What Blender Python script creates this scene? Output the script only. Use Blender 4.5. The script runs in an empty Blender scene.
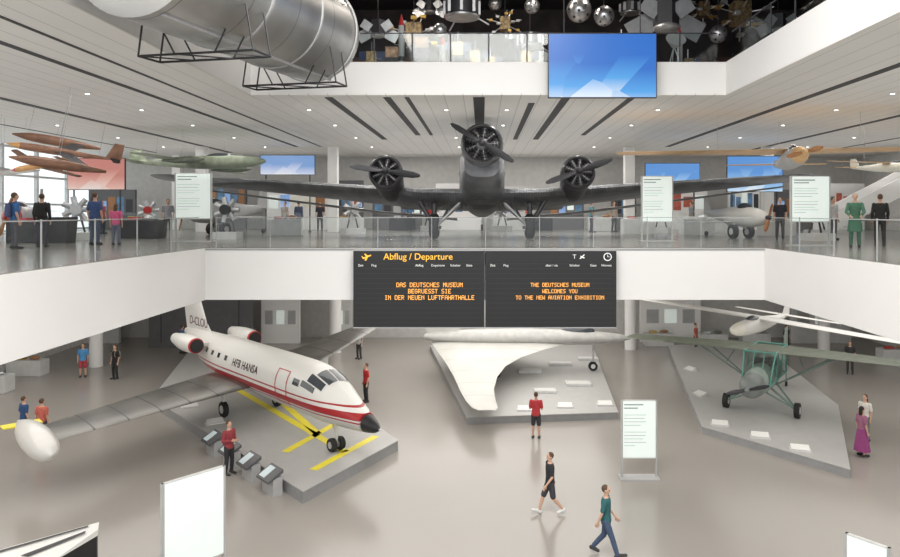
import bpy, bmesh, math, random
from mathutils import Vector, Matrix, Euler
random.seed(5)
F=700.0; CX=482.0; CY=212.0; EYE=8.6; UP=7.45
C=bpy.context; SC=C.scene; COL=SC.collection
def gp(px,py,z=0.0):
    Y=F*(EYE-z)/(py-CY)
    if z==UP: Y=min(Y,44.0)
    return ((px-CX)*Y/F, Y)
def wp(px,py,Y): return ((px-CX)*Y/F, Y, EYE-(py-CY)*Y/F)
# ---------------------------------------------------------------- materials
MATS={}
def M(name,color=(.8,.8,.8),rough=.5,metal=0.,noise=.06,scale=3.,bump=0.,emit=0.,coat=0.):
    if name in MATS: return MATS[name]
    m=bpy.data.materials.new(name); m.use_nodes=True
    nt=m.node_tree; b=nt.nodes['Principled BSDF']
    b.inputs['Roughness'].default_value=rough; b.inputs['Metallic'].default_value=metal
    if coat: b.inputs['Coat Weight'].default_value=coat
    tc=nt.nodes.new('ShaderNodeTexCoord'); nz=nt.nodes.new('ShaderNodeTexNoise'); nz.inputs['Scale'].default_value=scale
    nt.links.new(tc.outputs['Object'],nz.inputs['Vector'])
    cr=nt.nodes.new('ShaderNodeValToRGB')
    cr.color_ramp.elements[0].position=.3; cr.color_ramp.elements[1].position=.7
    cr.color_ramp.elements[0].color=tuple(c*(1-noise) for c in color)+(1,)
    cr.color_ramp.elements[1].color=tuple(min(1,c*(1+noise)) for c in color)+(1,)
    nt.links.new(nz.outputs['Fac'],cr.inputs['Fac']); nt.links.new(cr.outputs['Color'],b.inputs['Base Color'])
    if bump:
        bp=nt.nodes.new('ShaderNodeBump'); bp.inputs['Strength'].default_value=bump
        nt.links.new(nz.outputs['Fac'],bp.inputs['Height']); nt.links.new(bp.outputs['Normal'],b.inputs['Normal'])
    if emit:
        nt.links.new(cr.outputs['Color'],b.inputs['Emission Color']); b.inputs['Emission Strength'].default_value=emit
    MATS[name]=m; return m
def glassmat(name,tint=(.9,.97,.95),f=.12):
    m=bpy.data.materials.new(name); m.use_nodes=True; nt=m.node_tree; nt.nodes.clear()
    o=nt.nodes.new('ShaderNodeOutputMaterial'); mx=nt.nodes.new('ShaderNodeMixShader'); t=nt.nodes.new('ShaderNodeBsdfTransparent'); g=nt.nodes.new('ShaderNodeBsdfGlossy')
    t.inputs[0].default_value=tint+(1,); g.inputs['Roughness'].default_value=.05; mx.inputs[0].default_value=f
    nt.links.new(t.outputs[0],mx.inputs[1]); nt.links.new(g.outputs[0],mx.inputs[2]); nt.links.new(mx.outputs[0],o.inputs[0])
    MATS[name]=m; return m
def ramp_axis(name,axis,stops,rough=.3,metal=0.):
    m=bpy.data.materials.new(name); m.use_nodes=True; nt=m.node_tree; b=nt.nodes['Principled BSDF']
    b.inputs['Roughness'].default_value=rough; b.inputs['Metallic'].default_value=metal
    tc=nt.nodes.new('ShaderNodeTexCoord'); sp=nt.nodes.new('ShaderNodeSeparateXYZ'); nt.links.new(tc.outputs['Object'],sp.inputs[0])
    lo=stops[0][0]; hi=stops[-1][0]+1
    mr=nt.nodes.new('ShaderNodeMapRange'); mr.inputs['From Min'].default_value=lo; mr.inputs['From Max'].default_value=hi
    nt.links.new(sp.outputs[axis],mr.inputs['Value'])
    cr=nt.nodes.new('ShaderNodeValToRGB'); cr.color_ramp.interpolation='CONSTANT'
    for i,(p,c) in enumerate(stops):
        e=cr.color_ramp.elements[i] if i<2 else cr.color_ramp.elements.new((p-lo)/(hi-lo))
        e.position=(p-lo)/(hi-lo); e.color=tuple(c)+(1,)
    nt.links.new(mr.outputs[0],cr.inputs[0]); nt.links.new(cr.outputs[0],b.inputs['Base Color'])
    MATS[name]=m; return m
def corrugated(name,color,axis='X',freq=40,rough=.35,metal=.75,strength=.45):
    m=M(name,color,rough,metal,noise=.3,scale=1.5); nt=m.node_tree; b=nt.nodes['Principled BSDF']
    tc=nt.nodes.new('ShaderNodeTexCoord'); w=nt.nodes.new('ShaderNodeTexWave'); w.bands_direction=axis; w.inputs['Scale'].default_value=freq/20*3.0
    nt.links.new(tc.outputs['Object'],w.inputs['Vector'])
    bp=nt.nodes.new('ShaderNodeBump'); bp.inputs['Strength'].default_value=strength; bp.inputs['Distance'].default_value=.05
    nt.links.new(w.outputs['Fac'],bp.inputs['Height']); nt.links.new(bp.outputs['Normal'],b.inputs['Normal']); return m
def panelmat(name,color,axis,period,lw,dark,rough=.6,noise=.02):
    m=M(name,color,rough,0,noise,.6); nt=m.node_tree; b=nt.nodes['Principled BSDF']; cr=[n for n in nt.nodes if n.type=='VALTORGB'][0]
    tc=nt.nodes.new('ShaderNodeTexCoord'); sp=nt.nodes.new('ShaderNodeSeparateXYZ'); nt.links.new(tc.outputs['Object'],sp.inputs[0])
    d=nt.nodes.new('ShaderNodeMath'); d.operation='DIVIDE'; d.inputs[1].default_value=period; nt.links.new(sp.outputs[axis],d.inputs[0])
    f=nt.nodes.new('ShaderNodeMath'); f.operation='FRACT'; nt.links.new(d.outputs[0],f.inputs[0])
    l=nt.nodes.new('ShaderNodeMath'); l.operation='LESS_THAN'; l.inputs[1].default_value=lw/period; nt.links.new(f.outputs[0],l.inputs[0])
    mx=nt.nodes.new('ShaderNodeMixRGB'); nt.links.new(l.outputs[0],mx.inputs[0]); nt.links.new(cr.outputs[0],mx.inputs[1]); mx.inputs[2].default_value=tuple(dark)+(1,)
    nt.links.new(mx.outputs[0],b.inputs['Base Color']); return m
def screenmat(name,c1,c2,c3,strength=1.2,scale=.9):
    m=bpy.data.materials.new(name); m.use_nodes=True; nt=m.node_tree; b=nt.nodes['Principled BSDF']
    tc=nt.nodes.new('ShaderNodeTexCoord'); v=nt.nodes.new('ShaderNodeTexVoronoi'); v.inputs['Scale'].default_value=scale; v.feature='F1'
    sp=nt.nodes.new('ShaderNodeSeparateXYZ'); nt.links.new(tc.outputs['Generated'],sp.inputs[0]); nt.links.new(tc.outputs['Object'],v.inputs['Vector'])
    sc=nt.nodes.new('ShaderNodeSeparateXYZ'); nt.links.new(v.outputs['Color'],sc.inputs[0])
    a=nt.nodes.new('ShaderNodeMath'); a.operation='MULTIPLY_ADD'; a.inputs[1].default_value=.40; nt.links.new(sc.outputs[0],a.inputs[0]); 
    s=nt.nodes.new('ShaderNodeMath'); s.operation='SUBTRACT'; s.inputs[0].default_value=.72; nt.links.new(sp.outputs[2],s.inputs[1]); nt.links.new(s.outputs[0],a.inputs[2])
    cr=nt.nodes.new('ShaderNodeValToRGB'); e=cr.color_ramp.elements; e[0].position=.3; e[0].color=c1+(1,); e[1].position=.66; e[1].color=c2+(1,)
    x=e.new(1.0); x.color=c3+(1,)
    nt.links.new(a.outputs[0],cr.inputs[0]); nt.links.new(cr.outputs[0],b.inputs['Emission Color']); b.inputs['Emission Strength'].default_value=strength
    b.inputs['Base Color'].default_value=(.02,.02,.02,1); b.inputs['Roughness'].default_value=.3
    MATS[name]=m; return m
WHITE=M('white_plaster',(.84,.83,.815),.6,noise=.015,scale=.5)
WPAINT=M('white_paint',(.76,.75,.72),.3,noise=.02,coat=.3)
CREAM=M('cream_paint',(.82,.80,.70),.35,noise=.03)
BLACK=M('black',(.015,.015,.017),.4)
DARK=M('dark_metal',(.05,.05,.055),.45,.3)
RUBBER=M('rubber',(.02,.02,.02),.8)
CHROME=M('bright_metal',(.62,.62,.63),.3,.9,noise=.1)
ALU=M('aluminium',(.55,.56,.57),.4,.8,noise=.12)
GREY=M('grey_paint',(.42,.42,.42),.5)
LGREY=M('light_grey',(.62,.62,.61),.5)
PLAT=M('platform_grey',(.45,.445,.43),.4,noise=.03)
RED=M('red_paint',(.50,.03,.03),.35)
YEL=M('yellow_paint',(.85,.72,.05),.5)
YTXT=M('yellow_flap_text',(.95,.50,.05),.5,emit=.55)
OTXT=M('orange_flap_text',(1.0,.42,.08),.5,emit=.75)
WTXT=M('white_flap_text',(.8,.8,.78),.5,emit=.3)
GTXT=M('grey_print',(.25,.27,.27),.6)
LIT=M('lit_panel',(.74,.82,.78),.5,emit=.30,noise=.01)
LAMP=M('lamp_face',(1,.95,.85),.5,emit=6)
OLIVE=M('olive_paint',(.13,.15,.11),.5,noise=.2)
PGREEN=M('pale_green_paint',(.30,.34,.25),.5,noise=.2)
TEAL=M('grey_green_paint',(.30,.36,.32),.5,noise=.15)
ORANGE=M('orange_wood',(.62,.33,.12),.4,noise=.15)
PWOOD=M('pale_wood',(.66,.42,.20),.45,noise=.15)
BROWN=M('brown_paint',(.26,.13,.08),.45,noise=.25)
GOLD=M('gold_foil',(.6,.38,.1),.3,.9,noise=.4,scale=12,bump=.6)
WOOD=M('varnished_wood',(.35,.16,.06),.35,noise=.2)
WGLASS=M('window_glass',(.05,.06,.07),.08,coat=.5)
GLASS=glassmat('railing_glass',(.975,.99,.985),.035)
TGLASS=glassmat('balustrade_glass',(.88,.92,.92),.04)
CGLASS=glassmat('cabin_glass',(.72,.80,.78),.15)
SKIN=M('skin',(.62,.38,.27),.55,noise=.04)
# ---------------------------------------------------------------- mesh builder
def rotm(axis,a): return Matrix.Rotation(a,4,axis)
class MB:
    def __init__(s): s.v=[];s.f=[];s.m=[];s.sm=[];s.mats=[]
    def add(s,vs,fs,mat,smooth=False,T=None):
        if mat not in s.mats: s.mats.append(mat)
        k=s.mats.index(mat); o=len(s.v)
        for p in vs:
            p=Vector(p)
            if T is not None: p=T@p
            s.v.append(tuple(p))
        for f in fs: s.f.append([i+o for i in f]); s.m.append(k); s.sm.append(smooth)
        return s
    def box(s,c,d,mat,T=None):
        x,y,z=c; a,b,e=d[0]/2,d[1]/2,d[2]/2
        vs=[(x+i*a,y+j*b,z+k*e) for i in(-1,1) for j in(-1,1) for k in(-1,1)]
        return s.add(vs,[(0,1,3,2),(4,6,7,5),(0,4,5,1),(2,3,7,6),(0,2,6,4),(1,5,7,3)],mat,False,T)
    def loft(s,rings,mat,smooth=True,cap=True,T=None,closed=True):
        n=len(rings[0]); vs=[p for r in rings for p in r]; fs=[]
        for i in range(len(rings)-1):
            for j in range(n if closed else n-1):
                a=i*n+j; b=i*n+(j+1)%n; fs.append((a,b,b+n,a+n))
        if cap: fs.append(tuple(range(n))[::-1]); fs.append(tuple(range((len(rings)-1)*n,len(rings)*n)))
        return s.add(vs,fs,mat,smooth,T)
    def cyl(s,a,b,r1,mat,r2=None,n=12,cap=True,smooth=True,T=None):
        a=Vector(a);b=Vector(b); r2=r1 if r2 is None else r2
        d=(b-a).normalized(); u=d.orthogonal().normalized(); w=d.cross(u)
        R=[[tuple(c+(u*math.cos(t)+w*math.sin(t))*r) for t in [2*math.pi*i/n for i in range(n)]] for c,r in((a,r1),(b,r2))]
        return s.loft(R,mat,smooth,cap,T)
    def tube(s,pts,rad,mat,n=10,T=None):
        for i in range(len(pts)-1): s.cyl(pts[i],pts[i+1],rad[i],mat,rad[i+1],n,T=T)
        for p,r in zip(pts,rad): s.ell(p,(r,r,r),mat,n,6,T=T)
        return s
    def ell(s,c,r,mat,n=16,m=10,T=None):
        vs=[];fs=[]
        for i in range(1,m):
            ph=math.pi*i/m
            for j in range(n):
                t=2*math.pi*j/n; vs.append((c[0]+r[0]*math.sin(ph)*math.cos(t),c[1]+r[1]*math.sin(ph)*math.sin(t),c[2]+r[2]*math.cos(ph)))
        k=len(vs); vs+= [(c[0],c[1],c[2]+r[2]),(c[0],c[1],c[2]-r[2])]
        for i in range(m-2):
            for j in range(n):
                a=i*n+j;b=i*n+(j+1)%n; fs.append((a,a+n,b+n,b))
        for j in range(n): fs.append((k,j,(j+1)%n)); fs.append((k+1,(m-2)*n+(j+1)%n,(m-2)*n+j))
        return s.add(vs,fs,mat,True,T)
    def prism(s,pts,z0,z1,mat,T=None):
        n=len(pts); vs=[(p[0],p[1],z0) for p in pts]+[(p[0],p[1],z1) for p in pts]
        fs=[tuple(range(n))[::-1],tuple(range(n,2*n))]+[(i,(i+1)%n,(i+1)%n+n,i+n) for i in range(n)]
        return s.add(vs,fs,mat,False,T)
    def fus(s,st,mat,n=28,sub=3,smooth=True,T=None,y0=-1e9,y1=1e9,sq=2.0):
        ys=[]
        for i in range(len(st)-1):
            for k in range(sub): ys.append(st[i][0]+(st[i+1][0]-st[i][0])*k/sub)
        ys.append(st[-1][0]); ys=[y for y in ys if y0-1e-6<=y<=y1+1e-6]
        R=[]; f=lambda c: math.copysign(abs(c)**(2.0/sq),c)
        for y in ys:
            x,z,rx,rz=fat(st,y); R.append([(x+rx*f(math.cos(t)),y,z+rz*f(math.sin(t))) for t in [2*math.pi*j/n for j in range(n)]])
        return s.loft(R,mat,smooth,True,T)
    def patch(s,st,y0,y1,a0,a1,off,mat,T=None,k=6):
        R=[]
        for i in range(k+1):
            y=y0+(y1-y0)*i/k; x,z,rx,rz=fat(st,y)
            R.append([(x+(rx+off)*math.cos(math.radians(a0+(a1-a0)*j/k)),y,z+(rz+off)*math.sin(math.radians(a0+(a1-a0)*j/k))) for j in range(k+1)])
        return s.loft(R,mat,True,False,T,closed=False)
    def wing(s,st,mat,vertical=False,T=None):
        """stations (span, leading edge y, height, chord, thickness)"""
        ts=[0,.02,.08,.2,.35,.55,.8,1.0]
        def th(t): return 2.6*(0.2969*math.sqrt(t)-.126*t-.3516*t*t+.2843*t**3-.1036*t**4)*1.9
        R=[]
        for (x,y,z,c,h) in st:
            pr=[(t,th(t)*h*.5) for t in ts]+[(t,-th(t)*h*.5) for t in ts[-2:0:-1]]
            if vertical: R.append([(z+q,y+t*c,x) for t,q in pr])
            else: R.append([(x,y+t*c,z+q) for t,q in pr])
        return s.loft(R,mat,True,True,T)
    def mesh(s,name):
        me=bpy.data.meshes.new(name); me.from_pydata(s.v,[],s.f)
        for m in s.mats: me.materials.append(m)
        for p,k,sm in zip(me.polygons,s.m,s.sm): p.material_index=k; p.use_smooth=sm
        bm=bmesh.new(); bm.from_mesh(me); bmesh.ops.recalc_face_normals(bm,faces=bm.faces); bm.to_mesh(me); bm.free()
        me.update(); return me
    def build(s,name,parent=None,loc=(0,0,0),rot=(0,0,0),label=None,category=None,group=None,kind=None,bevel=0):
        o=bpy.data.objects.new(name,s.mesh(name)); COL.objects.link(o); o.location=loc; o.rotation_euler=rot
        if parent: o.parent=parent
        if label: o['label']=label
        if category: o['category']=category
        if group: o['group']=group
        if kind: o['kind']=kind
        if bevel:
            b=o.modifiers.new('b','BEVEL'); b.width=bevel; b.segments=2; b.limit_method='ANGLE'
        if any(s.sm):
            try: o.data.set_sharp_from_angle(angle=math.radians(40))
            except Exception: pass
        return o
def fat(st,y):
    y=max(st[0][0],min(st[-1][0],y))
    for i in range(len(st)-1):
        a,b=st[i],st[i+1]
        if a[0]<=y<=b[0]:
            t=(y-a[0])/max(1e-9,b[0]-a[0])
            p=st[i-1] if i>0 else a; q=st[i+2] if i+2<len(st) else b
            out=[]
            for k in (1,2,3,4):
                h=b[0]-a[0]
                m0=((b[k]-p[k])/max(1e-9,b[0]-p[0]))*h if i>0 else (b[k]-a[k]); m1=((q[k]-a[k])/max(1e-9,q[0]-a[0]))*h if i+2<len(st) else (b[k]-a[k])
                v=(2*t**3-3*t*t+1)*a[k]+(t**3-2*t*t+t)*m0+(-2*t**3+3*t*t)*b[k]+(t**3-t*t)*m1
                if k>2: v=max(.004,v)
                out.append(v)
            return out
    return list(st[-1][1:])
def thing(name,label,category,loc=(0,0,0),rot=(0,0,0),group=None,scale=1):
    o=bpy.data.objects.new(name,None); COL.objects.link(o); o.empty_display_size=.3
    o.location=loc; o.rotation_euler=rot if not isinstance(rot,(int,float)) else (0,0,rot); o.scale=(scale,)*3
    o['label']=label; o['category']=category
    if group: o['group']=group
    return o
def text(body,size,loc,T3,mat,parent=None,name='lettering',align='LEFT',warp=None,bold=0.0,space=1.0):
    cu=bpy.data.curves.new('t','FONT'); cu.body=body; cu.size=size; cu.align_x=align; cu.align_y='CENTER'; cu.extrude=.004; cu.offset=bold; cu.space_character=space
    t=bpy.data.objects.new('t',cu); COL.objects.link(t); C.view_layer.update()
    me=bpy.data.meshes.new_from_object(t.evaluated_get(C.evaluated_depsgraph_get())); bpy.data.objects.remove(t)
    Tm=Matrix((T3[0],T3[1],T3[2])).transposed().to_4x4(); me.transform(Matrix.Translation(loc)@Tm)
    if warp: 
        for v in me.vertices: v.co=warp(v.co)
    me.materials.clear(); me.materials.append(mat)
    o=bpy.data.objects.new(name,me); COL.objects.link(o)
    if parent: o.parent=parent
    return o
FRONT=((1,0,0),(0,0,1),(0,-1,0))
# 5x7 dot-matrix capitals for the split-flap message
DOT={'A':'01110100011000111111100011000110001','B':'11110100011000111110100011000111110','C':'01110100011000010000100001000101110','D':'11110100011000110001100011000111110','E':'11111100001000011110100001000011111','F':'11111100001000011110100001000010000','G':'01110100011000010111100011000101110','H':'10001100011000111111100011000110001','I':'01110001000010000100001000010001110','L':'10000100001000010000100001000011111','M':'10001110111010110101100011000110001','N':'10001110011010110011100011000110001','O':'01110100011000110001100011000101110','R':'11110100011000111110101001001010001','S':'01111100001000001110000010000111110','T':'11111001000010000100001000010000100','U':'10001100011000110001100011000101110','V':'10001100011000110001100010101000100','W':'10001100011000110101101011101110001','X':'10001100010101000100010101000110001','Y':'10001100010101000100001000010000100',' ':'0'*35}
def dottext(s,cell,cx,y,cz,parent):
    m=MB(); W=len(s)*6*cell-cell; x0=cx-W/2
    for i,ch in enumerate(s):
        g=DOT[ch]
        for r_ in range(7):
            c_=0
            while c_<5:
                if g[r_*5+c_]=='1':
                    e_=c_
                    while e_<5 and g[r_*5+e_]=='1': e_+=1
                    a=x0+(i*6+c_)*cell; b_=x0+(i*6+e_)*cell; z=cz+(3.5-r_)*cell*1.15
                    m.add([(a,y,z),(b_,y,z),(b_,y,z-cell*1.15),(a,y,z-cell*1.15)],[(0,1,2,3)],OTXT); c_=e_
                else: c_+=1
    return m.build('lettering',parent)
# ---------------------------------------------------------------- camera / world
cd=bpy.data.cameras.new('camera'); cam=bpy.data.objects.new('camera',cd); COL.objects.link(cam)
cam.location=(0,0,EYE); cam.rotation_euler=(math.radians(90),0,0); cd.sensor_width=36; cd.lens=F/900*36
cd.shift_x=-(CX-450)/900; cd.shift_y=-(278.5-CY)/900; cd.clip_end=300; SC.camera=cam
w=bpy.data.worlds.new('world'); SC.world=w; w.use_nodes=True
w.node_tree.nodes['Background'].inputs[0].default_value=(.94,.97,1,1); w.node_tree.nodes['Background'].inputs[1].default_value=1.3
SC.view_settings.view_transform='Standard'; SC.view_settings.exposure=0.0
# ---------------------------------------------------------------- structure
XL,XR=-26.0,26.0; YB=48.0; ED=22.4; VL,VR=-8.85,9.04; UL,UR=-7.4,7.8; Z2a,Z2b=12.34,13.4; ZS=5.79
FLOOR=M('floor_ground',(.355,.33,.30),.20,noise=.05,scale=.15)
UFLOOR=M('floor_dark',(.25,.243,.225),.2,noise=.06,scale=.5)
CEIL=panelmat('ceiling_planks',(.80,.785,.755),'X',.62,.03,(.55,.54,.52))
def S(name,mb): return mb.build(name,kind='structure')
S('floor',MB().box((0,23,-.15),(52,50,.3),FLOOR))
def U(mb,z0,z1,mat,xl,xr,ed,ins=0):
    mb.box(((XL+xl)/2-ins/2,23,(z0+z1)/2),(xl-XL-ins,50,z1-z0),mat)
    mb.box(((XR+xr)/2+ins/2,23,(z0+z1)/2),(XR-xr-ins,50,z1-z0),mat)
    mb.box(((xl+xr)/2,(YB+ed)/2+ins/2,(z0+z1)/2),(xr-xl+2*ins,YB-ed-ins,z1-z0),mat)
u=MB(); U(u,ZS,UP-.02,WHITE,VL,VR,ED); S('ceiling',u)
u=MB(); U(u,UP-.02,UP,UFLOOR,VL,VR,ED,.12); S('floor',u)
u=MB(); U(u,Z2a,Z2a+.05,CEIL,UL,UR,ED); S('ceiling',u)
u=MB(); U(u,Z2a+.05,Z2b,WHITE,UL,UR,ED); S('ceiling',u)
DCEIL=M('dark_ceiling',(.02,.02,.022),.7)
S('ceiling',MB().box((0,23,18.2),(52,50,.2),DCEIL))
DWALL=M('dark_wall',(.04,.028,.028),.6,noise=.7,scale=.9)
S('wall_back',MB().box((0,YB+.15,(Z2a)/2),(52,.3,Z2a),M('back_wall',(.60,.59,.57),.7)))
S('wall_back_upper',MB().box((0,33,(Z2b+18.1)/2),(52,.2,18.1-Z2b),DWALL))
S('wall_right',MB().box((XR+.15,23,Z2a/2),(.3,50,Z2a),M('side_wall',(.70,.69,.67),.7)))
S('wall_left',MB().box((XL-.15,23,UP/2),(.3,50,UP),M('side_wall')))
S('wall_left_upper',MB().box((-15,18,15.75),(.2,30,4.7),DWALL))
S('wall_right_upper',MB().box((15,18,15.75),(.2,30,4.7),DWALL))
wi=MB()
for i in range(17): wi.box((XL-.1,-1+i*3,(UP+Z2a)/2),(.2,.15,Z2a-UP),LGREY)
for z in (UP+.1,UP+1.6,UP+3.2,Z2a-.1): wi.box((XL-.1,23,z),(.18,50,.12),LGREY)
wi.box((XL-.1,23,(UP+Z2a)/2),(.02,50,Z2a-UP),GLASS)
S('window_1',wi)
S('trim_1',MB().box(((VL+VR)/2,ED-.01,UP-.05),(VR-VL,.03,.05),M('edge_metal',(.35,.35,.35),.4,.6)))
SLOT=M('slot',(.03,.03,.03),.6)
k=2
for x,y0,y1,wd in [(-5.0,22.8,36,.26),(-3.1,22.8,34,.24),(-2.45,22.8,34,.15),(-.1,22.8,30,.38),(1.7,24,36,.22),(2.75,22.8,36,.28),(4.9,22.8,34,.22),(-9.2,8,40,.1),(-10.6,8,40,.2),(-15.8,8,44,.28),(-20.5,10,44,.13),(10.6,8,40,.28),(16.2,8,44,.28),(21,10,44,.13)]:
    S('trim_%d'%k,MB().box((x,(y0+y1)/2,Z2a-.008),(wd,y1-y0,.016),SLOT)); k+=1
for x in (-18.2,-12.4,-6.3,-1.3,.9,6.4,12.9,18.6):
    for y in (16.5,22,25.5,30,35,40):
        if UL<x<UR and y<23: continue
        mb=MB().cyl((0,0,0),(0,0,-.03),.10,LGREY,n=14).cyl((0,0,-.03),(0,0,-.036),.065,LAMP,n=14)
        mb.build('ceiling_spotlight',loc=(x,y,Z2a),label='small round white recessed ceiling downlight',category='light',group='recessed downlights in the gallery ceiling')
# ---------------------------------------------------------------- lights
def area(x,y,z,sx,sy,e,rot=(0,0,0),col=(1,.97,.93)):
    l=bpy.data.lights.new('area','AREA'); l.shape='RECTANGLE'; l.size=sx; l.size_y=sy; l.energy=e; l.color=col
    o=bpy.data.objects.new('fill_light',l); COL.objects.link(o); o.location=(x,y,z); o.rotation_euler=rot
area(0,9,17.6,8,12,3500)
area(-17,20,5.7,12,30,1350); area(17,20,5.7,12,30,1200); area(0,35,5.7,14,20,1500)
area(-16,4,12.2,14,9,600); area(16,4,12.2,14,9,600)
for x in (-22,-17,-12,12,17,22): area(x,30,12.3,.1,30,280)
for x in (-6,-4,0.6,4,6): area(x,35,12.3,.1,22,300)
UPR=(math.pi,0,0)
area(-16.5,26,9.9,15,38,420,UPR); area(16.5,26,9.9,15,38,420,UPR); area(0,35,10.4,14,22,290,UPR)  # up-facing fill added to brighten the gallery ceilings, no fixtures behind it
for x in (-5,-2.5,0,2.5,5): area(x,25.5,17.9,.4,.4,60,col=(1,.9,.8))  # extra fill added to lift the dark top-floor displays
# ---------------------------------------------------------------- glass railings
def railing(x,y,z,L,rot,grp,top=False):
    r=thing('glass_railing','clear glass balustrade panel with slim metal handrail','railing',(x,y,z),rot,grp)
    MB().box((0,0,.5),(L-.015,.012,.92),TGLASS if top else GLASS).build('glass_panel',r)
    MB().box((0,0,.97),(L,.04,.03 if top else .022),DARK if top else GREY).build('handrail',r)
    MB().box((-L/2+.02,0,.5),(.04 if top else .02,.03,1.0),DARK if top else GREY).build('post',r)
Ls=(VR-VL-.5)/10
for i in range(10): railing(VL+.25+Ls*(i+.5),ED+.2,UP,Ls,0,'glass balustrade along the front of the upper gallery')
for i in range(7):
    y=ED-1.05-i*2
    railing(VL-.2,y,UP,2,math.pi/2,'glass balustrade along the side gallery')
    railing(VR+.2,y,UP,2,math.pi/2,'glass balustrade along the side gallery')
Lt=(UR-UL-.4)/12
for i in range(12): railing(UL+.2+Lt*(i+.5),ED+.2,Z2b,Lt,0,'glass balustrade on the top floor',True)
for i in range(4): railing(UR+.2,ED-.8-1.5*i,Z2b,1.5,math.pi/2,'glass balustrade on the top floor',True)
# ---------------------------------------------------------------- columns
for (x,y) in [(-8.5,40),(8.4,40),(-16,40),(16.3,40),(-20,46)]:
    MB().box((0,0,(Z2a-UP)/2),(.55,.55,Z2a-UP),WHITE).build('column',loc=(x,y,UP),label='square white structural column reaching the ceiling',category='column',group='gallery columns',bevel=.02)
for (x,y) in [(9.3,43.9),(-9,43),(-21.5,39),(21,43)]:
    MB().cyl((0,0,0),(0,0,ZS),.35,WHITE,n=24).build('column',loc=(x,y,0),label='round white structural column on the lower floor',category='column',group='lower hall columns')
# ---------------------------------------------------------------- departure board
b=thing('departure_board','large black split-flap departure board with yellow lettering','sign',(.1,ED-.22,4.95))
FLAP=panelmat('flap_grid',(.012,.013,.013),'Z',.155,.015,(.028,.028,.028),rough=.45)
for sx,nm in((-2.09,'board_panel'),(2.07,'board_panel')):
    MB().box((sx,0,1.225),(4.12,.3,2.45),BLACK).box((sx,-.155,1.1),(3.98,.012,2.0),FLAP).box((sx,.0,2.44),(4.14,.32,.03),GREY).box((sx,.0,.01),(4.14,.32,.03),GREY).build(nm,b)
for s in(-2.5,2.5): MB().box((s,.18,1.6),(.1,.08,1.4),DARK).build('bracket',b)
text('Abflug / Departure',.285,(-3.2,-.17,2.24),FRONT,YTXT,b)
m=MB(); m.cyl((-.13,0,-.05),(.13,0,.05),.022,YTXT,n=8); m.add([(-.04,0,.0),(.05,0,.02),(-.02,0,-.11),(-.07,0,-.12)],[(0,1,2,3)],YTXT); m.add([(-.03,0,.02),(.04,0,.03),(-.05,0,.10),(-.09,0,.09)],[(0,1,2,3)],YTXT); m.add([(-.13,0,-.05),(-.1,0,-.04),(-.15,0,.03),(-.17,0,.02)],[(0,1,2,3)],YTXT)
m.build('plane_icon',b,loc=(-3.72,-.17,2.24))
for x0,items in [(-4.0,[('Zeit',0),('Flug',.42)]),(-2.2,[('Abflug',0),('Departure',.5),('Schalter',1.1),('Gate',1.6)]),(.15,[('Zeit',0),('Flug',.42),('über / via',1.75),('Schalter',2.5),('Gate',3.15),('Hinweis',3.5)])]:
    for t,dx in items: text(t,.10,(x0+dx,-.175,1.97),FRONT,WTXT,b)
MB().cyl((0,0,0),(0,-.012,0),.13,WTXT,n=20).cyl((0,-.012,0),(0,-.018,0),.10,BLACK,n=20).box((.0,-.02,.035),(.015,.006,.08),WTXT).box((.03,-.02,0),(.06,.006,.015),WTXT).build('clock',b,loc=(3.85,-.16,2.24))
text('T',.19,(2.75,-.17,2.24),FRONT,WTXT,b)
MB().cyl((0,0,-.06),(.14,0,.07),.02,WTXT,n=6).cyl((.02,0,.02),(.14,0,-.04),.02,WTXT,n=6).build('plane_icon',b,loc=(2.98,-.17,2.24))
for i,t in enumerate(['DAS DEUTSCHES MUSEUM','BEGRUESST SIE','IN DER NEUEN LUFTFAHRTHALLE']): dottext(t,.0175,-1.75,-.172,1.36-.2*i,b)
for i,t in enumerate(['THE DEUTSCHES MUSEUM','WELCOMES YOU','TO THE NEW AVIATION EXHIBITION']): dottext(t,.0155,2.35,-.172,1.36-.2*i,b)
# ---------------------------------------------------------------- screens
SBLUE=screenmat('screen_blue',(.01,.15,.58),(.07,.36,.80),(.75,.85,.95),1.0,.8)
SRED=screenmat('screen_red',(.60,.22,.18),(.80,.45,.38),(.9,.78,.72),.8,1.0)
SBL2=screenmat('screen_violet',(.20,.35,.65),(.55,.62,.82),(.8,.82,.88),.9,1.0)
SBL3=screenmat('screen_sky',(.10,.30,.70),(.35,.60,.88),(.85,.90,.93),.9,1.2)
def screen(x0,y0,x1,y1,Y,mat,label,hang=None,rot=0,grp=None):
    a=wp(x0,y1,Y); c=wp(x1,y0,Y); W=c[0]-a[0]; H=c[2]-a[2]
    r=thing('display_screen',label,'screen',((a[0]+c[0])/2,Y,a[2]),rot,grp)
    MB().box((0,.06,H/2),(W,.1,H),BLACK).build('housing',r,bevel=.01)
    MB().box((0,0,H/2),(W-.06,.02,H-.06),mat).build('display',r)
    for s in(-1,1):
        if hang: MB().cyl((s*W*.35,.06,H-.02),(s*W*.35,.06,hang-a[2]),.02,DARK,n=8).build('suspension_rod',r)
        else:
            z=UP-a[2]; MB().box((s*W*.4,.1,z/2),(.06,.04,-z),DARK).box((s*W*.4,.1,z+.02),(.08,.5,.04),DARK).build('stand_leg',r)
screen(548,33,657,98,21.8,SBLUE,'large suspended video screen showing blue faceted image',hang=18.1)
screen(67,158,125,190,33,SRED,'video screen showing a red and pink image')
screen(260,155,315,175,40,SBL2,'video screen showing a pale violet blue image')
screen(645,163,700,190,37,SBL3,'video screen showing a bright blue image')
screen(727,156,783,192,38,SBL3,'video screen showing a blue and white image')
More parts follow.
